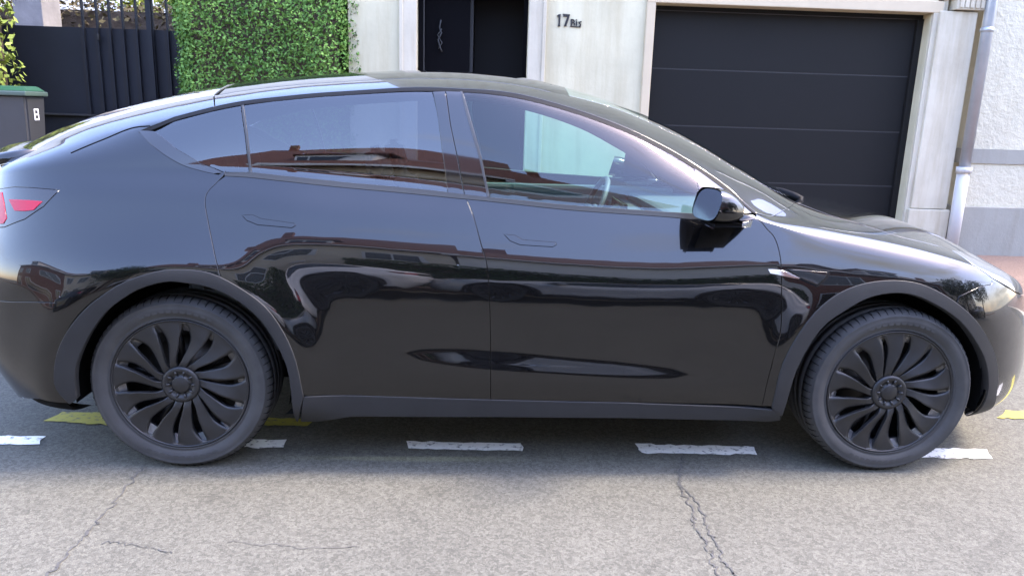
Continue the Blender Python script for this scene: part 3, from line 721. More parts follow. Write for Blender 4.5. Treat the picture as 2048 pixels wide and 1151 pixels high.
def interior(root):
    g = M['trim_dark']
    b = MB(); b.box((.50, -.74, .60), (1.05, .74, .955), bev=.04); b.box((.62, -.70, .94), (1.14, .70, 1.0), bev=.03); b.build('dashboard', g, root)
    b = MB(); b.box((.44, -.14, .86), (.455, .22, 1.02), bev=.004); b.build('display', M['gloss_black'], root)
    # steering wheel on the far side
    b = MB(); c = Vector((.36, .38, .93)); ax = Vector((-math.cos(R(24)), 0, math.sin(R(24)))); a1 = Vector((0, 1, 0)); a2 = ax.cross(a1)
    ring = [c+(a1*math.cos(2*math.pi*i/32)+a2*math.sin(2*math.pi*i/32))*.185 for i in range(33)]
    b.tube(ring, .016, 8, cap=False)
    for d in (a1, -a1, a2): b.tube([c, c+d*.18], .016, 6)
    b.tube([c, c-ax*.25], .035, 8); b.build('steering_wheel', g, root)
    for y in (-.38, .38):
        s = empty('front_seat'); s.parent = root; s.location = (-.30, y, .5)
        b = MB(); b.box((-.22, -.25, -.05), (.30, .25, .12), bev=.05); b.build('seat_cushion', M['seat'], s)
        b = MB(); b.hexa([(-.30, -.24, .05), (-.12, -.24, .05), (-.12, .24, .05), (-.30, .24, .05), (-.46, -.20, .62), (-.34, -.19, .62), (-.34, .19, .62), (-.46, .20, .62)])
        bmesh.ops.bevel(b.bm, geom=list(b.bm.edges), offset=.04, segments=3, affect='EDGES'); b.build('seat_back', M['seat'], s, smooth=True)
        b = MB(); b.hexa([(-.46, -.13, .63), (-.36, -.13, .63), (-.36, .13, .63), (-.46, .13, .63), (-.48, -.11, .78), (-.40, -.11, .78), (-.40, .11, .78), (-.48, .11, .78)])
        bmesh.ops.bevel(b.bm, geom=list(b.bm.edges), offset=.03, segments=3, affect='EDGES'); b.build('headrest', M['seat'], s, smooth=True)
    s = empty('rear_seat'); s.parent = root; s.location = (-1.15, 0, .5)
    b = MB(); b.box((-.2, -.62, -.05), (.3, .62, .12), bev=.05); b.build('seat_cushion', M['seat'], s)
    b = MB(); b.hexa([(-.28, -.62, .05), (-.12, -.62, .05), (-.12, .62, .05), (-.28, .62, .05), (-.42, -.6, .58), (-.31, -.6, .58), (-.31, .6, .58), (-.42, .6, .58)])
    bmesh.ops.bevel(b.bm, geom=list(b.bm.edges), offset=.04, segments=3, affect='EDGES'); b.build('seat_back', M['seat'], s, smooth=True)
    for y in (-.4, 0, .4):
        b = MB(); b.box((-.43, y-.12, .58), (-.33, y+.12, .69), bev=.03); b.build('headrest', M['seat'], s)
    b = MB(); b.tube([(.62, 0, 1.36), (.60, 0, 1.33)], .012, 6); b.box((.575, -.13, 1.27), (.605, .13, 1.335), bev=.012); b.build('rear_view_mirror', M['seal'], root)
    for y in (-1, 1):
        b = MB(); b.box((-1.45, y*.70 if y > 0 else -.765, .45), (.9, y*.765 if y > 0 else -.70, 1.03), bev=.02); b.build('door_lining', g, root)
def wiper(root):
    # arm resting at the foot of the windshield, rising above the hood from this side
    b = MB()
    w0 = at_plane(1597, 404, (0, -.42, 0), np.array([0, 1.0, 0])); 
    pts = [at_plane(*q, (0, y, 0), np.array([0, 1.0, 0])) for q, y in (((1588, 409), -.50), ((1600, 406), -.50), ((1600, 399), -.49), ((1585, 391), -.46), ((1565, 382), -.40), ((1533, 373), -.32))]
    b.tube(pts, [.012, .018, .020, .019, .014, .004], 8)
    b.build('wiper_arm', M['seal'], root)
# ------------------------------------------------------------ more materials
M['lens_smoke'] = mat('smoked_lens', (0.010, 0.009, 0.010), 0.05, spec=0.4, coat=0.5)
M['lens_red'] = mat('red_reflector', (0.30, 0.005, 0.028), 0.3, spec=0.2, coat=0.15)
M['lens_clear'] = mat('headlamp_lens', (0.10, 0.11, 0.12), 0.04, spec=0.9, coat=1.0)
M['tailgate'] = mat('tailgate_glass', (0.010, 0.011, 0.012), 0.05, spec=0.9, coat=1.0)
M['cover_glint'] = mat('ramp_glint', (0.05, 0.05, 0.052), 0.22, spec=0.8, coat=0.6)  # ramp colour lifted above the cover's to paint in the sky glint
M['trim_grey'] = mat('grey_frame', (0.03, 0.031, 0.033), 0.35)
M['rim'] = mat('rim_grey', (0.008, 0.008, 0.009), 0.4, metal=0.4)
M['disc'] = mat('disc_steel', (0.09, 0.085, 0.08), 0.4, metal=0.7)
M['trim_dark'] = mat('dark_trim', (0.06, 0.075, 0.085), 0.6)
M['seat'] = mat('seat_black', (0.035, 0.038, 0.042), 0.55)

def asphalt(name, c, sp=1.0):
    m = bpy.data.materials.new(name); m.use_nodes = True; t = m.node_tree; b = t.nodes['Principled BSDF']; L = t.links.new
    b.inputs['Roughness'].default_value = .86; b.inputs['Specular IOR Level'].default_value = .3
    tcn = N(t, 'ShaderNodeTexCoord')
    v1 = N(t, 'ShaderNodeTexVoronoi', inp={'Scale': 100.0, 'Randomness': 1.0}); v1.feature = 'F1'
    n1 = N(t, 'ShaderNodeTexNoise', inp={'Scale': 230.0, 'Detail': 3.0, 'Roughness': .7})
    n2 = N(t, 'ShaderNodeTexNoise', inp={'Scale': 1.3, 'Detail': 5.0, 'Roughness': .6})
    n3 = N(t, 'ShaderNodeTexNoise', inp={'Scale': 45.0, 'Detail': 4.0, 'Roughness': .65})
    for n in (v1, n1, n2, n3): L(tcn.outputs['Object'], n.inputs['Vector'])
    r1 = N(t, 'ShaderNodeMapRange', inp={'From Min': .30, 'From Max': .66, 'To Min': .58, 'To Max': 1.36})
    L(n1.outputs['Fac'], r1.inputs['Value'])
    hsv = N(t, 'ShaderNodeSeparateColor'); L(v1.outputs['Color'], hsv.inputs[0])
    r2 = N(t, 'ShaderNodeMapRange', inp={'From Min': 0.0, 'From Max': 1.0, 'To Min': .74, 'To Max': 1.27}); L(hsv.outputs[0], r2.inputs['Value'])
    r3 = N(t, 'ShaderNodeMapRange', inp={'From Min': .3, 'From Max': .7, 'To Min': .90, 'To Max': 1.10}); L(n2.outputs['Fac'], r3.inputs['Value'])
    r4 = N(t, 'ShaderNodeMapRange', inp={'From Min': .3, 'From Max': .7, 'To Min': .94, 'To Max': 1.07}); L(n3.outputs['Fac'], r4.inputs['Value'])
    a = N(t, 'ShaderNodeMath', operation='MULTIPLY'); L(r1.outputs[0], a.inputs[0]); L(r2.outputs[0], a.inputs[1])
    a2 = N(t, 'ShaderNodeMath', operation='MULTIPLY'); L(a.outputs[0], a2.inputs[0]); L(r3.outputs[0], a2.inputs[1])
    a3 = N(t, 'ShaderNodeMath', operation='MULTIPLY'); L(a2.outputs[0], a3.inputs[0]); L(r4.outputs[0], a3.inputs[1])
    n5 = N(t, 'ShaderNodeTexNoise', inp={'Scale': 2.6, 'Detail': 7.0, 'Roughness': .68, 'Distortion': .8}); L(tcn.outputs['Object'], n5.inputs['Vector'])
    r5 = N(t, 'ShaderNodeMapRange', inp={'From Min': .55, 'From Max': .78, 'To Min': 1.0, 'To Max': .70}); L(n5.outputs['Fac'], r5.inputs['Value'])
    a4 = N(t, 'ShaderNodeMath', operation='MULTIPLY'); L(a3.outputs[0], a4.inputs[0]); L(r5.outputs[0], a4.inputs[1]); a3 = a4
    sc_ = N(t, 'ShaderNodeVectorMath', operation='SCALE'); sc_.inputs[0].default_value = c; L(a3.outputs[0], sc_.inputs['Scale'])
    L(sc_.outputs[0], b.inputs['Base Color'])
    bb = N(t, 'ShaderNodeBump', inp={'Strength': .55*sp, 'Distance': .004}); L(n1.outputs['Fac'], bb.inputs['Height']); L(bb.outputs[0], b.inputs['Normal'])
    return m
M['asphalt'] = asphalt('asphalt', (.092, .0885, .071))
M['pavement'] = asphalt('pavement', (.14, .095, .075), .5)
M['crack'] = mat('crack_dark', (.060, .058, .053), .95, var=(30, .4, 3))
def worn(name, c, under, lo, hi, scale=28.0):
    m = mat(name, c, .7); t = m.node_tree; b = t.nodes['Principled BSDF']
    tcn = N(t, 'ShaderNodeTexCoord'); n1 = N(t, 'ShaderNodeTexNoise', inp={'Scale': scale, 'Detail': 8.0, 'Roughness': .7})
    cr_ = N(t, 'ShaderNodeValToRGB'); cr_.color_ramp.elements[0].position = lo; cr_.color_ramp.elements[1].position = hi
    cr_.color_ramp.elements[0].color = (*under, 1); cr_.color_ramp.elements[1].color = (*c, 1)
    t.links.new(tcn.outputs['Object'], n1.inputs['Vector']); t.links.new(n1.outputs['Fac'], cr_.inputs[0]); t.links.new(cr_.outputs[0], b.inputs['Base Color'])
    return m
M['line_white'] = worn('road_paint_white', (.80, .78, .71), (.20, .19, .165), .37, .46, 34.0)
M['line_yellow'] = worn('road_paint_yellow', (.36, .31, .04), (.13, .12, .07), .36, .47)
M['render'] = mat('white_render', (.53, .495, .345), .9, bump=(22, .16, 6, .010), var=(2.2, .10, 8))
M['rough_render'] = mat('rough_render', (.525, .495, .38), .9, bump=(24, .8, 4, .016), var=(3, .05, 4))
M['band_grey'] = mat('grey_plinth', (.27, .265, .23), .85, bump=(30, .3, 5, .008), var=(3, .06, 4))
M['stone'] = mat('pale_stone', (.50, .46, .355), .85, bump=(22, .3, 6, .008), var=(2.2, .10, 6))
def streaks(m, amount=.22, sc=(5, 5, .55)):
    t = m.node_tree; b = t.nodes['Principled BSDF']; src_ = b.inputs['Base Color'].links[0].from_socket
    tcn = N(t, 'ShaderNodeTexCoord'); mp_ = N(t, 'ShaderNodeMapping'); mp_.inputs['Scale'].default_value = sc
    n1 = N(t, 'ShaderNodeTexNoise', inp={'Scale': 1.5, 'Detail': 7.0, 'Roughness': .62}); mr = N(t, 'ShaderNodeMapRange', inp={'From Min': .46, 'From Max': .74, 'To Min': 0.0, 'To Max': amount*2})
    mx_ = N(t, 'ShaderNodeMixRGB', blend_type='MULTIPLY'); mx_.inputs['Color2'].default_value = (.62, .55, .46, 1)
    t.links.new(tcn.outputs['Object'], mp_.inputs[0]); t.links.new(mp_.outputs[0], n1.inputs['Vector']); t.links.new(n1.outputs['Fac'], mr.inputs['Value'])
    t.links.new(mr.outputs[0], mx_.inputs['Fac']); t.links.new(src_, mx_.inputs['Color1']); t.links.new(mx_.outputs[0], b.inputs['Base Color'])
streaks(M['render']); streaks(M['stone'], .32); streaks(M['rough_render'], .12); streaks(M['band_grey'], .2)
M['stone_warm'] = mat('cream_surround', (.50, .42, .29), .85, bump=(30, .2, 5, .006), var=(2.2, .07, 6))
M['garage'] = mat('anthracite_panel', (.008, .0083, .0085), .65, spec=.2, bump=(160, .12, 3, .002), var=(1.2, .06, 4))
M['garage_edge'] = mat('panel_edge', (.022, .0225, .023), .75)
M['door_dark'] = mat('dark_door', (.003, .003, .004), .8, spec=.05)
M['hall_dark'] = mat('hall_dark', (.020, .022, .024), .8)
M['gate'] = mat('gate_paint', (.011, .013, .018), .6, spec=.25, var=(2, .15, 4))
M['gate_gap'] = mat('gate_gap', (.004, .004, .006), .8)
M['zinc'] = mat('zinc', (.38, .41, .44), .42, metal=.55, var=(4, .12, 5))
M['pvc'] = mat('white_pvc', (.45, .44, .43), .4)
M['bin_grey'] = mat('bin_grey', (.036, .037, .040), .5, bump=(200, .2, 2, .001), var=(5, .08, 3))
M['bin_green'] = mat('bin_lid_green', (.010, .055, .022), .6, spec=.2)
M['ink'] = mat('iron_black', (.012, .012, .013), .5)
M['sticker'] = mat('sticker_white', (.75, .75, .76), .5)
def leafm(name, a, b_, sc=3.0):
    m = mat(name, a, .6, spec=.18); t = m.node_tree; b = t.nodes['Principled BSDF']
    tcn = N(t, 'ShaderNodeTexCoord'); n1 = N(t, 'ShaderNodeTexNoise', inp={'Scale': sc, 'Detail': 6.0, 'Roughness': .75})
    cr_ = N(t, 'ShaderNodeValToRGB'); cr_.color_ramp.elements[0].position = .34; cr_.color_ramp.elements[1].position = .66
    cr_.color_ramp.elements[0].color = (*a, 1); cr_.color_ramp.elements[1].color = (*b_, 1)
    t.links.new(tcn.outputs['Object'], n1.inputs['Vector']); t.links.new(n1.outputs['Fac'], cr_.inputs[0]); t.links.new(cr_.outputs[0], b.inputs['Base Color'])
    b.inputs['Transmission Weight'].default_value = 0.0
    return m
M['leaf'] = leafm('hedge_leaf', (.038, .108, .020), (.155, .285, .060), 9.0)
M['leaf_dark'] = leafm('leaf_dark', (.018, .04, .012), (.05, .10, .025))
M['leaf_yellow'] = leafm('leaf_yellow', (.13, .16, .02), (.30, .33, .05))
M['leaf_brown'] = leafm('leaf_brown', (.045, .032, .018), (.12, .10, .045), 6.0)
M['bark'] = mat('bark', (.07, .05, .035), .9, bump=(30, .6, 5, .02))
M['tiles'] = mat('roof_tiles', (.12, .050, .036), .8, bump=(18, .6, 3, .02), var=(5, .25, 5))
M['cream_wall'] = mat('cream_facade', (.74, .65, .50), .9, bump=(20, .3, 5, .01), var=(1.5, .08, 5))
M['white_wall'] = mat('white_facade', (.78, .76, .70), .9, bump=(20, .3, 5, .01), var=(1.5, .08, 5))
M['brick'] = mat('brick_facade', (.22, .09, .06), .9, bump=(20, .3, 5, .01), var=(9, .2, 5))
M['pane'] = mat('window_pane', (.02, .025, .03), .05, spec=.8)
M['frame_white'] = mat('frame_white', (.70, .70, .68), .5)
M['paint_white'] = mat('white_car_paint', (.62, .62, .63), .25, coat=1.0)

# ------------------------------------------------------------ ground
def sheet(name, pts, z, mt, thick=0.0, **k):
    b = MB(); v = [b.bm.verts.new((p[0], p[1], z if len(p) < 3 else p[2])) for p in pts]; f = b.bm.faces.new(v)
    return b.build(name, mt, None, **k)
sheet('road', [(-300, -300), (300, -300), (300, 300), (-300, 300)], 0.0, M['asphalt'], kind='structure')
YAWF = R(-1.1)
ca_, sa_ = math.cos(YAWF), math.sin(YAWF)
FN = np.array([-sa_, ca_, 0.0]); FO = np.array([0, 3.7, 0.0])
def W(a, b, z): return (a*ca_-b*sa_, 3.7+a*sa_+b*ca_, z)
def fac(px, py, b=0.0):
    """photo point -> (along facade, height) on the plane b behind the facade"""
    q = at_plane(px, py, FO+FN*b, FN)-FO
    return (q[0]*ca_+q[1]*sa_, q[2])
class FB(MB):
    def fbox(s, a0, a1, b0, b1, z0, z1, mat=0, bev=0.0):
        if bev:
            n0 = set(s.bm.verts); s.box((a0, b0, z0), (a1, b1, z1), mat, bev)
            for v in s.bm.verts:
                if v not in n0: v.co = Vector(W(*v.co))
            return s
        return s.hexa([W(a0, b0, z0), W(a1, b0, z0), W(a1, b1, z0), W(a0, b1, z0), W(a0, b0, z1), W(a1, b0, z1), W(a1, b1, z1), W(a0, b1, z1)], mat)
# pavement with its kerb
b = FB(); b.hexa([W(-40, -2.30, -.05), W(40, -2.30, -.05), W(40, 8, -.05), W(-40, 8, -.05), W(-40, -2.30, .135), W(40, -2.30, .135), W(40, 8, .23), W(-40, 8, .23)])
b.build('pavement', M['pavement'], kind='structure')
b = FB()
for i in range(60):
    b.fbox(-30+i*1.0, -30+i*1.0+.992, -2.46, -2.302, -.05, .138, bev=.012)
b.build('kerb', M['stone'], kind='structure')
# painted dashes
def mark(name, quad, mt, z=.004, jit=.013, **k):
    g = [ground(*q) for q in quad]; pts = []
    for i in range(4):
        a_, b_ = g[i][:2], g[(i+1) % 4][:2]; n = max(2, int(np.linalg.norm(b_-a_)/.03))
        for j in range(n):
            pts.append(a_+(b_-a_)*j/n + rng.normal(0, jit*.35, 2))
    sheet(name, pts, z, mt, kind='structure', **k)
for q in (((-90, 871), (92, 873), (80, 889), (-90, 890)), ((340, 876), (571, 880), (567, 896), (340, 895)), ((816, 883), (1043, 887), (1045, 902), (815, 898)),
          ((1272, 888), (1503, 893), (1513, 909), (1281, 907)), ((1740, 895), (1974, 899), (1987, 918), (1745, 914)), ((2200, 901), (2400, 905), (2400, 925), (2200, 920))):
    mark('road_marking', q, M['line_white'])
for q in (((128, 824), (350, 829), (330, 857), (88, 842)), ((480, 834), (632, 838), (615, 852), (470, 850)), ((2012, 822), (2300, 822), (2300, 842), (1994, 837))):
    mark('yellow_marking', q, M['line_yellow'])
# cracks in the surface
def crack(pts, w_=.006, n=9, jit=.012):
    g = [ground(*q)[:2] for q in pts]; line = []
    for a_, b_ in zip(g, g[1:]):
        for j in range(n): line.append(a_+(b_-a_)*j/n + rng.normal(0, jit*.5, 2))
    line.append(g[-1]); line = np.array(line); V = []; F = []
    t = np.gradient(line, axis=0); t /= np.linalg.norm(t, axis=1, keepdims=True)+1e-9; nn = np.stack([-t[:, 1], t[:, 0]], 1)
    for i, p in enumerate(line):
        ww = w_*(.35+rng.random()*.9)*.5
        V += [(*(p+nn[i]*ww), .0032), (*(p-nn[i]*ww), .0032)]
        if i: F.append((2*i-2, 2*i-1, 2*i+1, 2*i))
    mesh_np('road_crack', V, F, M['crack'], kind='structure')
crack([(292, 930), (262, 965), (225, 1010), (180, 1058), (148, 1092), (120, 1130), (95, 1151), (60, 1190)], .010)
crack([(205, 1086), (250, 1086), (300, 1095), (345, 1106)], .004); crack([(460, 1082), (520, 1090), (620, 1094), (720, 1093)], .003)
crack([(1366, 898), (1362, 925), (1358, 950), (1362, 972), (1384, 990), (1402, 1022), (1418, 1060), (1436, 1092), (1448, 1125), (1478, 1155)], .0075)
crack([(1358, 960), (1362, 985), (1388, 1020), (1385, 1045), (1405, 1075), (1420, 1110), (1436, 1151), (1450, 1190)], .0075)

# ------------------------------------------------------------ the house with the garage
house = empty('white_house', W(1.4, 0, .18), YAWF, label='white rendered house with open dark front door and garage, numbered 17 Bis', cat='house')
hp = Matrix.Translation(house.location) @ Matrix.Rotation(YAWF, 4, 'Z')
def hpart(b, name, mt, parent=None, **k):
    o = b.build(name, mt, None, **k); p = parent or house
    o.parent = p; o.matrix_parent_inverse = hp.inverted(); return o
zt = 3.3
D0, D1 = fac(836, 70, .10)[0], fac(1055, 70, .10)[0]; G0, G1, GT = 1.391, fac(1845, 60, .12)[0], fac(1560, 15, -.03)[1]
b = FB()
b.fbox(-1.50, D0, 0, .35, .1, zt); b.fbox(D0, D1, 0, .35, 2.62, zt); b.fbox(D1, G0, 0, .35, .1, zt); b.fbox(G0, G1, 0, .35, GT, zt); b.fbox(G1, 4.10, 0, .35, .1, zt)
b.fbox(-1.50, -1.46, .35, 6, .1, zt); b.fbox(-1.5, 4.6, .0, 6, zt+.002, 6.2)
wall_ = hpart(b, 'wall', M['render'])
b = FB()
for a0, a1 in ((D0-.165, D0-.002), (D1+.002, D1+.165)):
    b.fbox(a0, a1, -.025, .02, .12, 2.62, bev=.006); 
b.fbox(D0-.165, D0-.130, -.035, -.024, .12, 2.62, bev=.004); b.fbox(D1+.135, D1+.168, -.035, -.024, .12, 2.62, bev=.004)
b.fbox(D0-.165, D1+.165, -.025, .02, 2.62, 2.80, bev=.006)
hpart(b, 'door_surround', M['stone'])
b = FB(); b.fbox(G0-.085, G0-.002, -.03, .1, .12, GT+.1, bev=.008); b.fbox(G0-.085, G1+.09, -.032, .1, GT+.002, GT+.11, bev=.008); hpart(b, 'garage_surround', M['stone_warm'])
b = FB(); b.fbox(G1+.005, G1+.10, -.03, .1, .12, GT+.1, bev=.008); b.fbox(G1+.105, G1+.15, .0, .02, .12, zt, bev=.004); hpart(b, 'garage_jamb', M['stone'])
b = FB(); b.fbox(4.105, 4.47, -.055, .3, .62, 2.50, bev=.008); b.fbox(4.08, 4.50, -.075, .3, .12, .615, bev=.01); b.fbox(4.23, 4.52, -.09, .3, 2.51, 2.62, bev=.01); b.fbox(4.105, 4.5, -.055, .3, 2.63, zt)
for i in range(5): b.fbox(4.26+i*.05, 4.295+i*.05, -.10, -.088, 2.53, 2.62)
hpart(b, 'pilaster', M['stone'])
# sectional garage door
gd = empty('garage_door'); gd.parent = house; gd.matrix_parent_inverse = hp.inverted(); gd.matrix_basis = hp
zl = [fac(1560, y, .15)[1] for y in (145, 256, 366)]; sp = (zl[0]-zl[2])/2
b = FB(); b.fbox(G0, G1, .14, .20, zl[0]+sp, GT+.0, bev=0)
b.fbox(G0, G0+.035, .125, .20, .19, zl[0]+sp-.002); b.fbox(G1-.06, G1, .115, .20, .19, zl[0]+sp-.002); hpart(b, 'frame', M['garage'], gd)
for i in range(4, -2, -1):
    z0 = zl[2]+sp*(i-2)+.006; z1 = z0+sp-.012
    if z1 > zl[0]+sp: z1 = zl[0]+sp-.02
    if z0 > z1: continue
    if z0 < .18: z0 = .18
    b = FB(); b.fbox(G0+.037, G1-.062, .148, .19, z0, z1, bev=.001); hpart(b, 'panel', M['garage'], gd)
b = FB()
for z in [zl[2]+sp*k for k in (-1, 0, 1, 2)]: b.fbox(G0+.037, G1-.062, .1505, .185, z-.0075, z+.0075)
hpart(b, 'panel_joint', M['garage_edge'], gd)
# front door, standing ajar
fd = empty('front_door'); fd.parent = house; fd.matrix_parent_inverse = hp.inverted(); fd.matrix_basis = hp
b = FB(); b.fbox(D0, D0+.05, .10, .17, .2, 2.62); b.fbox(D1-.04, D1, .10, .17, .2, 2.62); hpart(b, 'frame', M['door_dark'], fd)
b = FB(); b.fbox(D0+.052, -.36, .14, .19, .22, 2.60, bev=.004); hpart(b, 'leaf', M['door_dark'], fd)
b = FB(); x0, z0 = fac(848, 85, .13); b.fbox(x0-.004, x0+.006, .10, .135, 1.72, 2.6); hpart(b, 'edge_strip', M['garage_edge'], fd)
b = FB(); pts = [W(*(lambda q: (q[0], .115, q[1]))(fac(px, py, .115))) for px, py in ((882, 40), (879, 55), (883, 66), (876, 80), (880, 94), (884, 104))]
b.tube(pts, .008, 6); pts = [W(*(lambda q: (q[0], .115, q[1]))(fac(px, py, .115))) for px, py in ((884, 58), (875, 70), (884, 86), (877, 98))]
b.tube(pts, .006, 6); hpart(b, 'handle', M['hall_dark'], fd)
b = FB(); b.fbox(-.32, D1-.002, .45, .48, .2, 2.6); hpart(b, 'inner_leaf', M['hall_leaf'] if 'hall_leaf' in M else mat('hall_leaf', (.010, .0105, .011), .8, spec=.1), fd)
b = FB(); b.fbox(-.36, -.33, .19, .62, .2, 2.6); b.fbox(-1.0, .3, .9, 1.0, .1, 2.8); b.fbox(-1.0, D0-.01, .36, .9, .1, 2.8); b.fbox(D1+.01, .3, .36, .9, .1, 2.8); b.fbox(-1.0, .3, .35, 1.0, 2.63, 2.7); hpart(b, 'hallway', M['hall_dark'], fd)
# house number 17 Bis
nb = empty('house_number'); nb.parent = house; nb.matrix_parent_inverse = hp.inverted(); nb.matrix_basis = hp
def glyph(b, polys):
    for pl in polys:
        q = [fac(*p, -.008) for p in pl]
        b.prism(q, lambda a, z: W(a, -.010, z), lambda a, z: W(a, .004, z))
b = FB()
glyph(b, [[(1113.5, 32), (1117, 29), (1121.5, 28.5), (1120.8, 38), (1120.2, 46), (1120.5, 53), (1115.5, 53), (1117, 46), (1117.2, 37), (1116, 33)],
          [(1126, 28), (1140, 29), (1139, 34), (1132.5, 53), (1128, 52.5), (1134.6, 33.5), (1129.5, 33), (1127, 34.5)]])
hpart(b, 'numeral', M['ink'], nb)
b = FB()
glyph(b, [[(1141.5, 38.5), (1144, 38.5), (1144, 51.5), (1141.5, 51.5)], [(1144, 38.5), (1148.5, 39.3), (1149, 42), (1144, 41)], [(1144, 44), (1149, 44.4), (1149, 46.4), (1144, 46)],
          [(1147.4, 41.5), (1149.8, 42), (1149.4, 44.6), (1147.4, 44.4)], [(1147.8, 46.2), (1150.4, 46.6), (1150, 51.2), (1147.8, 51)],
          [(1152, 42.6), (1154.4, 42.8), (1154.4, 52), (1152, 52)], [(1152, 39.2), (1154.4, 39.4), (1154.4, 41.2), (1152, 41)],
          [(1156.6, 44), (1163.5, 42.5), (1162.6, 45), (1159.2, 46)], [(1158, 45.6), (1162.8, 48.2), (1161.8, 50), (1157.4, 47.4)],
          [(1160, 48.6), (1162.6, 49.2), (1161.8, 53.4), (1157, 53), (1157.6, 51.4), (1160, 51.6)], [(1140.5, 51.8), (1161, 53.6), (1160.8, 55.2), (1140.2, 53.4)]])
hpart(b, 'lettering', M['ink'], nb)
# neighbour
nh = empty('neighbour_house', W(6.5, 0, .18), YAWF, label='white roughcast house with grey plinth bands right of the downpipe', cat='house')
hp0 = hp; hp = Matrix.Translation(nh.location) @ Matrix.Rotation(YAWF, 4, 'Z'); house_ = house; house = nh
zb0, zb1, zb2, zb3 = fac(2000, 497)[1], fac(2000, 414)[1], fac(2000, 328)[1], fac(2000, 299)[1]
b = FB(); b.fbox(4.60, 14, .0, .4, zb3, 6.2); b.fbox(4.60, 14, .0, .4, zb1, zb2); hpart(b, 'wall', M['rough_render'])
b = FB(); b.fbox(4.55, 14, -.012, .4, zb2+.001, zb3-.001); hpart(b, 'band', M['band_grey'])
b = FB(); b.fbox(4.55, 14, -.03, .4, .1, zb1-.001, bev=.006); hpart(b, 'plinth', M['band_grey'])
house = house_; hp = hp0
# downpipe: zinc above, white plastic below
pp = empty('downpipe', W(4.555, -.10, .2), 0, label='grey zinc downpipe with white lower length between the two houses', cat='drainpipe')
def ppart(b, name, mt):
    o = b.build(name, mt); o.parent = pp; o.matrix_parent_inverse = Matrix.Translation(pp.location).inverted()
b = FB(); zj = fac(1935, 336, -.1)[1]
b.tube([W(4.555, -.10, zj), W(4.555, -.10, 4.5)], .052, 20); ppart(b, 'upper_pipe', M['zinc'])
b = FB(); b.tube([W(4.555, -.10, .1), W(4.555, -.10, zj-.002)], .058, 20); b.tube([W(4.555, -.10, zj-.05), W(4.555, -.10, zj+.01)], .072, 20); ppart(b, 'lower_pipe', M['pvc'])
b = FB(); z = fac(1975, 60, -.1)[1]; b.tube([W(4.555, -.10, z-.02), W(4.555, -.10, z+.02)], .057, 20); b.fbox(4.54, 4.57, -.1, .0, z-.01, z+.01); ppart(b, 'bracket', M['zinc'])

# ------------------------------------------------------------ foliage
def leaves(pts, nrm, size, jitter=.8, asp=.55, bend=.25):
    n = len(pts); d = nrm+rng.normal(0, jitter, (n, 3)); d /= np.linalg.norm(d, axis=1, keepdims=True)
    t = np.cross(d, rng.normal(0, 1, (n, 3))); t /= np.linalg.norm(t, axis=1, keepdims=True); s = np.cross(d, t)
    L_ = size*(.6+.8*rng.random((n, 1)))
    a = pts-t*L_*.5; c = pts+t*L_*.5; m1 = pts+s*L_*asp*.5-d*L_*bend*.2; m2 = pts-s*L_*asp*.5-d*L_*bend*.2
    V = np.stack([a, m1, c, m2], 1).reshape(-1, 3); return V
def leafobj(name, V, mt, parent=None, **k):
    n = len(V)//4; me = bpy.data.meshes.new(name)
    me.vertices.add(len(V)); me.vertices.foreach_set('co', V.astype(np.float32).ravel())
    me.loops.add(4*n); me.loops.foreach_set('vertex_index', np.arange(4*n, dtype=np.int32))
    me.polygons.add(n); me.polygons.foreach_set('loop_start', np.arange(0, 4*n, 4, dtype=np.int32)); me.polygons.foreach_set('loop_total', np.full(n, 4, dtype=np.int32))
    me.update(calc_edges=True); me.validate()
    return link(name, me, mt, parent, **k)
def lump(p, f=3.0, s=0):
    return (np.sin(p[:, 0]*f+s)+np.sin(p[:, 1]*f*1.3+2+s)+np.sin(p[:, 2]*f*1.1+1+s)+np.sin((p[:, 0]+p[:, 2])*f*2.3+s)*.6)/3.6
def round_edges(p, a0, a1, b0, b1, z1, r=.22):
    p = p.copy(); ea = np.clip(1-np.minimum(p[:, 0]-a0, a1-p[:, 0])/r, 0, 1); eb = np.clip(1-(p[:, 1]-b0)/r, 0, 1)
    p[:, 1] += r*.45*ea**2*eb**.5; return p
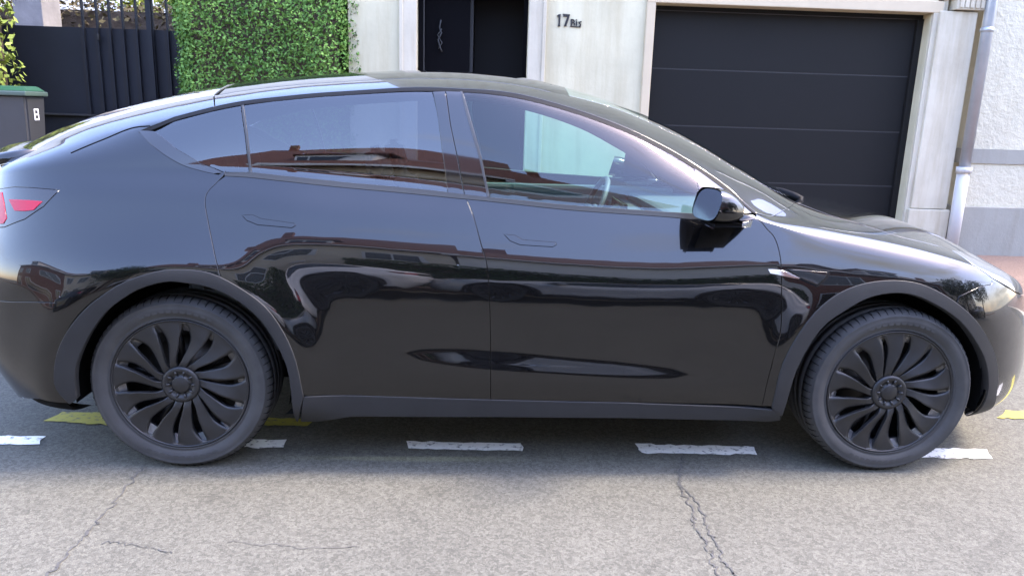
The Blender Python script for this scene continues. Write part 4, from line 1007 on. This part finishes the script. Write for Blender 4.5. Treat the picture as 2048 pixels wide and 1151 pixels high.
def hedge(name, a0, a1, b0, b1, z0, z1, n, size, mt, lab, cat='hedge', amp=.13, depth=.16):
    root = empty(name, W((a0+a1)/2, (b0+b1)/2, z0), 0, label=lab, cat=cat)
    inv = Matrix.Translation(root.location).inverted()
    areas = np.array([(a1-a0)*(z1-z0), (b1-b0)*(z1-z0), (b1-b0)*(z1-z0), (a1-a0)*(b1-b0)]); cnt = (areas/areas.sum()*n).astype(int)
    P_, N_ = [], []
    for k, c in enumerate(cnt):
        u, v = rng.random(c), rng.random(c); dd = rng.random(c)**1.6*depth-(rng.random(c) < .035)*rng.random(c)*.10
        if k == 0: p = np.stack([a0+(a1-a0)*u, b0+dd, z0+(z1-z0)*v], 1); q = (0, -1, 0)
        elif k == 1: p = np.stack([a1-dd, b0+(b1-b0)*u, z0+(z1-z0)*v], 1); q = (1, 0, 0)
        elif k == 2: p = np.stack([a0+dd, b0+(b1-b0)*u, z0+(z1-z0)*v], 1); q = (-1, 0, 0)
        else: p = np.stack([a0+(a1-a0)*u, b0+(b1-b0)*v, z1-dd], 1); q = (0, 0, 1)
        q = np.array(q, float); p = round_edges(p, a0, a1, b0, b1, z1) + q*(lump(p, 3.1)*amp+lump(p, 9.0, 3)*amp*.4)[:, None]
        P_.append(p); N_.append(np.tile(q, (c, 1)))
    P_ = np.vstack(P_); N_ = np.vstack(N_)
    Pw = np.stack([P_[:, 0]*ca_-P_[:, 1]*sa_, 3.7+P_[:, 0]*sa_+P_[:, 1]*ca_, P_[:, 2]], 1)
    o = leafobj('foliage', leaves(Pw, N_+np.array([0, 0, .35]), size), mt); o.parent = root; o.matrix_parent_inverse = inv
    b = FB(); b.fbox(a0+.10, a1-.10, b0+.12, b1-.10, z0, z1-.12); o = b.build('branches', M['bark']); o.parent = root; o.matrix_parent_inverse = inv
    return root
hedge('clipped_hedge', -3.06, -1.50, -.12, .75, .15, 3.0, 52000, .034, M['leaf'], 'tall clipped green hedge between the dark gate and the white house')
hedge('ivy_hedge', -6.6, -5.02, .1, .8, .15, 3.0, 5000, .075, M['leaf_ivy'] if 'leaf_ivy' in M else leafm('leaf_ivy', (.09, .14, .025), (.30, .36, .08), 8.0), 'yellow-green leafy hedge at the left end of the gate', amp=.08)
# gate
gt = empty('metal_gate', W(-4.4, 1.0, .2), 0, label='dark blue-black metal gate of vertical boards and bars beside the hedge', cat='gate')
inv = Matrix.Translation(gt.location).inverted()
def gpart(b, name, mt): o = b.build(name, mt); o.parent = gt; o.matrix_parent_inverse = inv
gz = fac(200, 56, 1.0)[1]; zr_ = fac(160, 229, 1.0)[1]
b = FB(); b.fbox(-6.0, -2.6, 1.03, 1.05, .2, gz, 0); gpart(b, 'sheet', M['gate'])
xs = [fac(px, 120, 1.0)[0] for px in (168, 196, 221, 247, 274, 306, 335, 363)]
b = FB()
for x in xs: b.fbox(x-.013, x+.013, .995, 1.028, zr_, gz-.01)
gpart(b, 'board_gap', M['gate_gap'])
b = FB(); 
for x in xs: b.fbox(x+.016, x+.030, .99, 1.028, .25, gz+.75)
x = fac(300, 60, 1.0)[0]; b.fbox(x-.02, x+.03, .96, 1.03, .2, gz+.9)
gpart(b, 'bar', M['gate'])
b = FB(); b.fbox(-6.0, -2.6, .985, 1.029, zr_-.012, zr_+.006); gpart(b, 'rail', M['garage_edge'])
b = FB(); x, z = fac(196, 74, .97); b.fbox(x-.01, x+.012, .965, .985, z-.03, z+.03, bev=.004); gpart(b, 'lock', M['satin'])
# things beyond the gate
b = FB(); x0, _ = fac(26, 20, 1.9); x1, _ = fac(84, 20, 1.9); b.fbox(x0, x1, 1.9, 2.3, .2, 3.4, bev=.01); b.fbox(x0-.04, x1+.04, 1.86, 2.34, 3.4, 3.5, bev=.01); 
b.build('gate_pillar', mat('pillar_grey', (.20, .19, .19), .9, bump=(20, .4, 5, .01), var=(4, .2, 5)), label='grey rendered pillar standing behind the left part of the gate', cat='pillar')
hedge('brown_hedge', -6.4, -3.1, 2.4, 3.2, .2, 2.62, 6000, .07, M['leaf_brown'], 'brownish half-bare hedge seen over the top of the gate', amp=.09, depth=.3)
def tree(name, pos, h, r, n, size, mt, lab, th=.08):
    root = empty(name, pos, 0, label=lab, cat='tree')
    b = MB(); b.tube([(0, 0, -.1), (.03, 0, h*.3), (-.02, .04, h*.55), (0, 0, h*.8)], [th, th*.8, th*.55, th*.25], 8)
    for k in range(9):
        a = k*2.4; z0 = h*(.35+.05*k); b.tube([(0, 0, z0), (math.cos(a)*r*.4, math.sin(a)*r*.4, z0+h*.1), (math.cos(a)*r*.75, math.sin(a)*r*.75, z0+h*.18)], [th*.4, th*.25, th*.08], 6)
    b.build('trunk', M['bark'], root)
    u = rng.normal(0, 1, (n, 3)); u /= np.linalg.norm(u, axis=1, keepdims=True); rad = (.45+.55*rng.random((n, 1))**.6)
    p = u*rad*np.array([r, r, h*.36]); p *= (1+.30*lump(u*3, 2.3, len(lab)))[:, None]; p += np.array([0, 0, h*.68])
    keep = lump(p, 5.5/r, 1) > -.35
    leafobj('crown', leaves(p[keep], u[keep], size, 1.0), mt, root); return root
q = fac(345, 10, 4.0); tree('garden_tree', W(q[0], 4.0, .2), 3.6, .8, 3500, .10, M['leaf_yellow'], 'yellow-green leafy tree behind the gate close to the hedge')
bh = empty('garden_house', W(-7.5, 7.6, .2), YAWF, label='pale house wall standing behind the brown hedge and the gate', cat='house')
b = FB(); b.fbox(-15, -1.9, 7.6, 11, .0, 9.6); o = b.build('wall', M['white_wall']); o.parent = bh; o.matrix_parent_inverse = (Matrix.Translation(bh.location) @ Matrix.Rotation(YAWF, 4, 'Z')).inverted()  # upper storeys added so the roof rail mirrors wall, not bright sky
b = FB(); b.fbox(-15.3, -1.6, 7.3, 11.3, 9.602, 9.9); o = b.build('roof', M['tiles']); o.parent = bh; o.matrix_parent_inverse = (Matrix.Translation(bh.location) @ Matrix.Rotation(YAWF, 4, 'Z')).inverted()
# wheelie bin
bn = empty('wheelie_bin', W(-4.80, -.35, .17), 0, label='grey wheelie bin with a green lid at the left edge of the pavement', cat='bin')
inv = Matrix.Translation(bn.location).inverted()
x1, zt_ = fac(50, 186, -.6); zt_ = fac(45, 189, -.6)[1]
def bpart(b, name, mt, par=None):
    o = b.build(name, mt); o.parent = bn; o.matrix_parent_inverse = inv; return o
b = FB(); x0 = x1-.62; yb = -.30
b.hexa([W(x0+.06, -.55, .30), W(x1-.045, -.55, .30), W(x1-.045, yb-.05, .30), W(x0+.06, yb-.05, .30), W(x0, -.6, zt_), W(x1, -.6, zt_), W(x1, yb, zt_), W(x0, yb, zt_)])
bmesh.ops.bevel(b.bm, geom=list(b.bm.edges), offset=.02, segments=3, affect='EDGES'); bpart(b, 'body', M['bin_grey'])
b = FB(); b.fbox(x0-.02, x1+.02, -.63, yb+.02, zt_-.012, zt_+.028, bev=.01); bpart(b, 'rim', M['bin_grey2'] if 'bin_grey2' in M else mat('bin_rim', (.06, .09, .075), .45))
b = FB(); b.hexa([W(x0-.01, -.60, zt_+.029), W(x1+.01, -.60, zt_+.029), W(x1+.01, yb+.01, zt_+.029), W(x0-.01, yb+.01, zt_+.029), W(x0+.05, -.52, zt_+.062), W(x1-.05, -.52, zt_+.062), W(x1-.06, yb, zt_+.075), W(x0+.06, yb, zt_+.075)]); 
bmesh.ops.bevel(b.bm, geom=list(b.bm.edges), offset=.008, segments=2, affect='EDGES'); bpart(b, 'lid', M['bin_green'])
for xx in (x0+.02, x1-.08):
    b = FB(); b.tube([W(xx, yb-.02, .27), W(xx+.06, yb-.02, .27)], .10, 20)
    bpart(b, 'wheel', M['rubber'])
# white B on the side of the bin
b = FB(); bx_ = x1-.004
def sb_(y0, y1, z0, z1): b.fbox(bx_, bx_+.003, y0, y1, z0, z1)
zc_ = zt_-.165; y0 = -.46
sb_(y0-.034, y0-.020, zc_-.055, zc_+.045)
for zz in (zc_-.055, zc_-.012, zc_+.031): sb_(y0-.020, y0+.022, zz, zz+.014)
sb_(y0+.022, y0+.036, zc_-.055, zc_-.001); sb_(y0+.022, y0+.036, zc_+.004, zc_+.045)
bpart(b, 'letter', M['sticker'])

# ------------------------------------------------------------ the other side of the street (seen in the car's reflections)
def far_house(x0, x1, y, ze, zr, wm, lab, floors=2, dorm=True, seed=0):
    h = empty('street_house', ((x0+x1)/2, y, 0), 0, label=lab, cat='house', group=None); r_ = random.Random(seed)
    inv = Matrix.Translation(h.location).inverted()
    def put(b, name, mt, par=None):
        o = b.build(name, mt); o.parent = h; o.matrix_parent_inverse = inv; return o
    b = MB(); b.box((x0, y-7, 0), (x1, y, ze)); put(b, 'wall', wm)
    b = MB(); ym = y-3.5
    b.hexa([(x0-.2, y-7.3, ze+.002), (x1+.2, y-7.3, ze+.002), (x1+.2, y+.35, ze+.002), (x0-.2, y+.35, ze+.002), (x0-.2, ym-.1, zr), (x1+.2, ym-.1, zr), (x1+.2, ym+.1, zr), (x0-.2, ym+.1, zr)]); put(b, 'roof', M['tiles'])
    b = MB(); b.box((x0-.2, y+.35, ze-.08), (x1+.2, y+.48, ze+.06)); put(b, 'gutter', M['frame_white'])
    b = MB(); cx = x0+.6+r_.random()*1.0; b.box((cx, ym-.3, zr-.6), (cx+.6, ym+.3, zr+.8)); put(b, 'chimney', M['brick'])
    nw = max(2, int((x1-x0)/1.9)); st = (x1-x0)/nw
    for f in range(floors):
        for k in range(nw):
            xc = x0+st*(k+.5); z0 = .95+f*2.6; wd, hg = .5, 1.35
            if f == 0 and k == r_.randrange(nw): z0, hg = .15, 2.1
            fo = MB(); fo.box((xc-wd-.08, y-.02, z0-.08), (xc+wd+.08, y+.05, z0+hg+.08)); F_ = put(fo, 'window', M['frame_white'])
            pa = MB(); pa.box((xc-wd, y+.03, z0), (xc-.03, y+.056, z0+hg)); pa.box((xc+.03, y+.03, z0), (xc+wd, y+.056, z0+hg)); put(pa, 'pane', M['pane'])
    if dorm:
        for k in range(max(1, nw//2)):
            xc = x0+(x1-x0)*(k+.5)/max(1, nw//2); d = MB(); d.box((xc-.75, y-2.2, ze+.25), (xc+.75, y-.4, ze+1.5)); put(d, 'dormer', M['frame_white'])
            d = MB(); d.box((xc-.6, y-.41, ze+.45), (xc-.05, y-.38, ze+1.3)); d.box((xc+.05, y-.41, ze+.45), (xc+.6, y-.38, ze+1.3)); put(d, 'pane', M['pane'])
            d = MB(); d.box((xc-.9, y-2.3, ze+1.5), (xc+.9, y-.25, ze+1.62)); put(d, 'dormer', M['tiles'])
far_house(-22, -14.5, -11.2, 6.0, 8.2, M['brick'], 'brick terraced house furthest left across the street', seed=1)
far_house(-14.4, -8.2, -11.0, 5.7, 8.1, M['cream_wall'], 'cream terraced house second from the left across the street', seed=2)
far_house(-6.6, -.4, -11.0, 6.0, 10.2, M['cream_wall'], 'cream house with dormers facing the white house', seed=3)
far_house(-.3, 5.4, -11.0, 5.8, 9.2, M['white_wall'], 'low white house across the street', floors=1, dorm=False, seed=4)
far_house(5.5, 12, -11.2, 5.6, 8.0, M['brick'], 'brick house right of the low white house across the street', seed=5)
far_house(12.1, 20, -11.2, 5.4, 7.8, M['cream_wall'], 'cream house furthest right across the street', seed=6)
b = MB(); b.box((-40, -11.5, -.05), (40, -9.3, .13)); b.build('far_pavement', M['pavement'], kind='structure')
tree('street_tree', (-7.4, -10.0, .1), 6.5, 1.9, 5000, .22, M['leaf_dark'], 'dark green street tree across the road', .14)

def reflection_hedge(x0, x1, y, h, n, lab):  # unseen hedge, added to darken the band reflected in the doors
    r = empty('added_hedge', ((x0+x1)/2, y, .1), 0, label=lab, cat='hedge'); inv = Matrix.Translation(r.location).inverted()
    p = np.stack([x0+(x1-x0)*rng.random(n), y+.05*rng.random(n), .1+h*rng.random(n)], 1); p[:, 1] += lump(p, 1.7)*.18; p[:, 2] += lump(p, 1.1, 2)*.3*(p[:, 2]/h)
    o = leafobj('foliage', leaves(p, np.tile([0, 1.0, .3], (n, 1)), .16), M['leaf_dark']); o.parent = r; o.matrix_parent_inverse = inv
    b = MB(); b.box((x0+.05, y-.9, .05), (x1-.05, y-.12, h-.25)); o = b.build('branches', M['bark']); o.parent = r; o.matrix_parent_inverse = inv
reflection_hedge(-2.2, 4.6, -9.9, 2.9, 9000, 'added dark hedge in front of the houses across the street')
reflection_hedge(6.2, 11.5, -9.9, 2.5, 6000, 'added dark hedge in front of the brick house across the street, right side')

tree('street_tree', (11.5, -7.9, .1), 6.0, 1.8, 4000, .24, M['leaf_dark'], 'dark green tree across the street near its right end', .13)  # unseen tree, put in so the front bumper mirrors something dark
tree('street_tree', (15.5, -6.8, .1), 6.5, 2.0, 4000, .26, M['leaf_dark'], 'dark green tree at the far right end of the street', .14)  # second added tree, darkening the reflection in the nose
# ------------------------------------------------------------ the car
M['paint_silver'] = mat('silver_car_paint', (.42, .43, .44), .25, coat=1.0)
car = empty('parked_car', (0, 0, 0), 0, label='glossy black five-door crossover car parked at the kerb, right side to the camera', cat='car')
build_car(car, M['paint'])
wheel_set(car)
mirror(car, -1, M['paint']); mirror(car, 1, M['paint'])
interior(car); wiper(car)
# ------------------------------------------------------------ parked across the street: a copy of the car tree in white
def copy_tree(o, parent=None, swap=None):
    c = o.copy(); COL.objects.link(c); c.parent = parent
    if swap and c.type == 'MESH' and c.data.materials and c.data.materials[0] == swap[0]:
        c.data = swap[2].setdefault(o.data.name, o.data.copy()); c.data.materials[0] = swap[1]
    for ch in [x for x in scene.objects if x.parent == o]: copy_tree(ch, c, swap)
    return c
w_car = copy_tree(car, None, (M['paint'], M['paint_white'], {}))
w_car.location = (-3.2, -8.1, 0); w_car.rotation_euler = (0, 0, math.pi)
w_car['label'] = 'white car parked along the opposite side of the street'
s_car = copy_tree(car, None, (M['paint'], M['paint_silver'], {})); s_car.location = (1.5, -8.1, 0); s_car.rotation_euler = (0, 0, math.pi)
s_car['label'] = 'silver car parked across the street opposite the garage'
for x_, lab_ in ((15.0, 'added black car parked across the street furthest to the right'), (8.0, 'added black car parked across the street towards the right end'), (-9.2, 'added black car parked across the street towards the left end')):  # unseen copies added to deepen the dark band in the door reflections
    c_ = copy_tree(car); c_.location = (x_, -8.1, 0); c_.rotation_euler = (0, 0, math.pi); c_['label'] = lab_
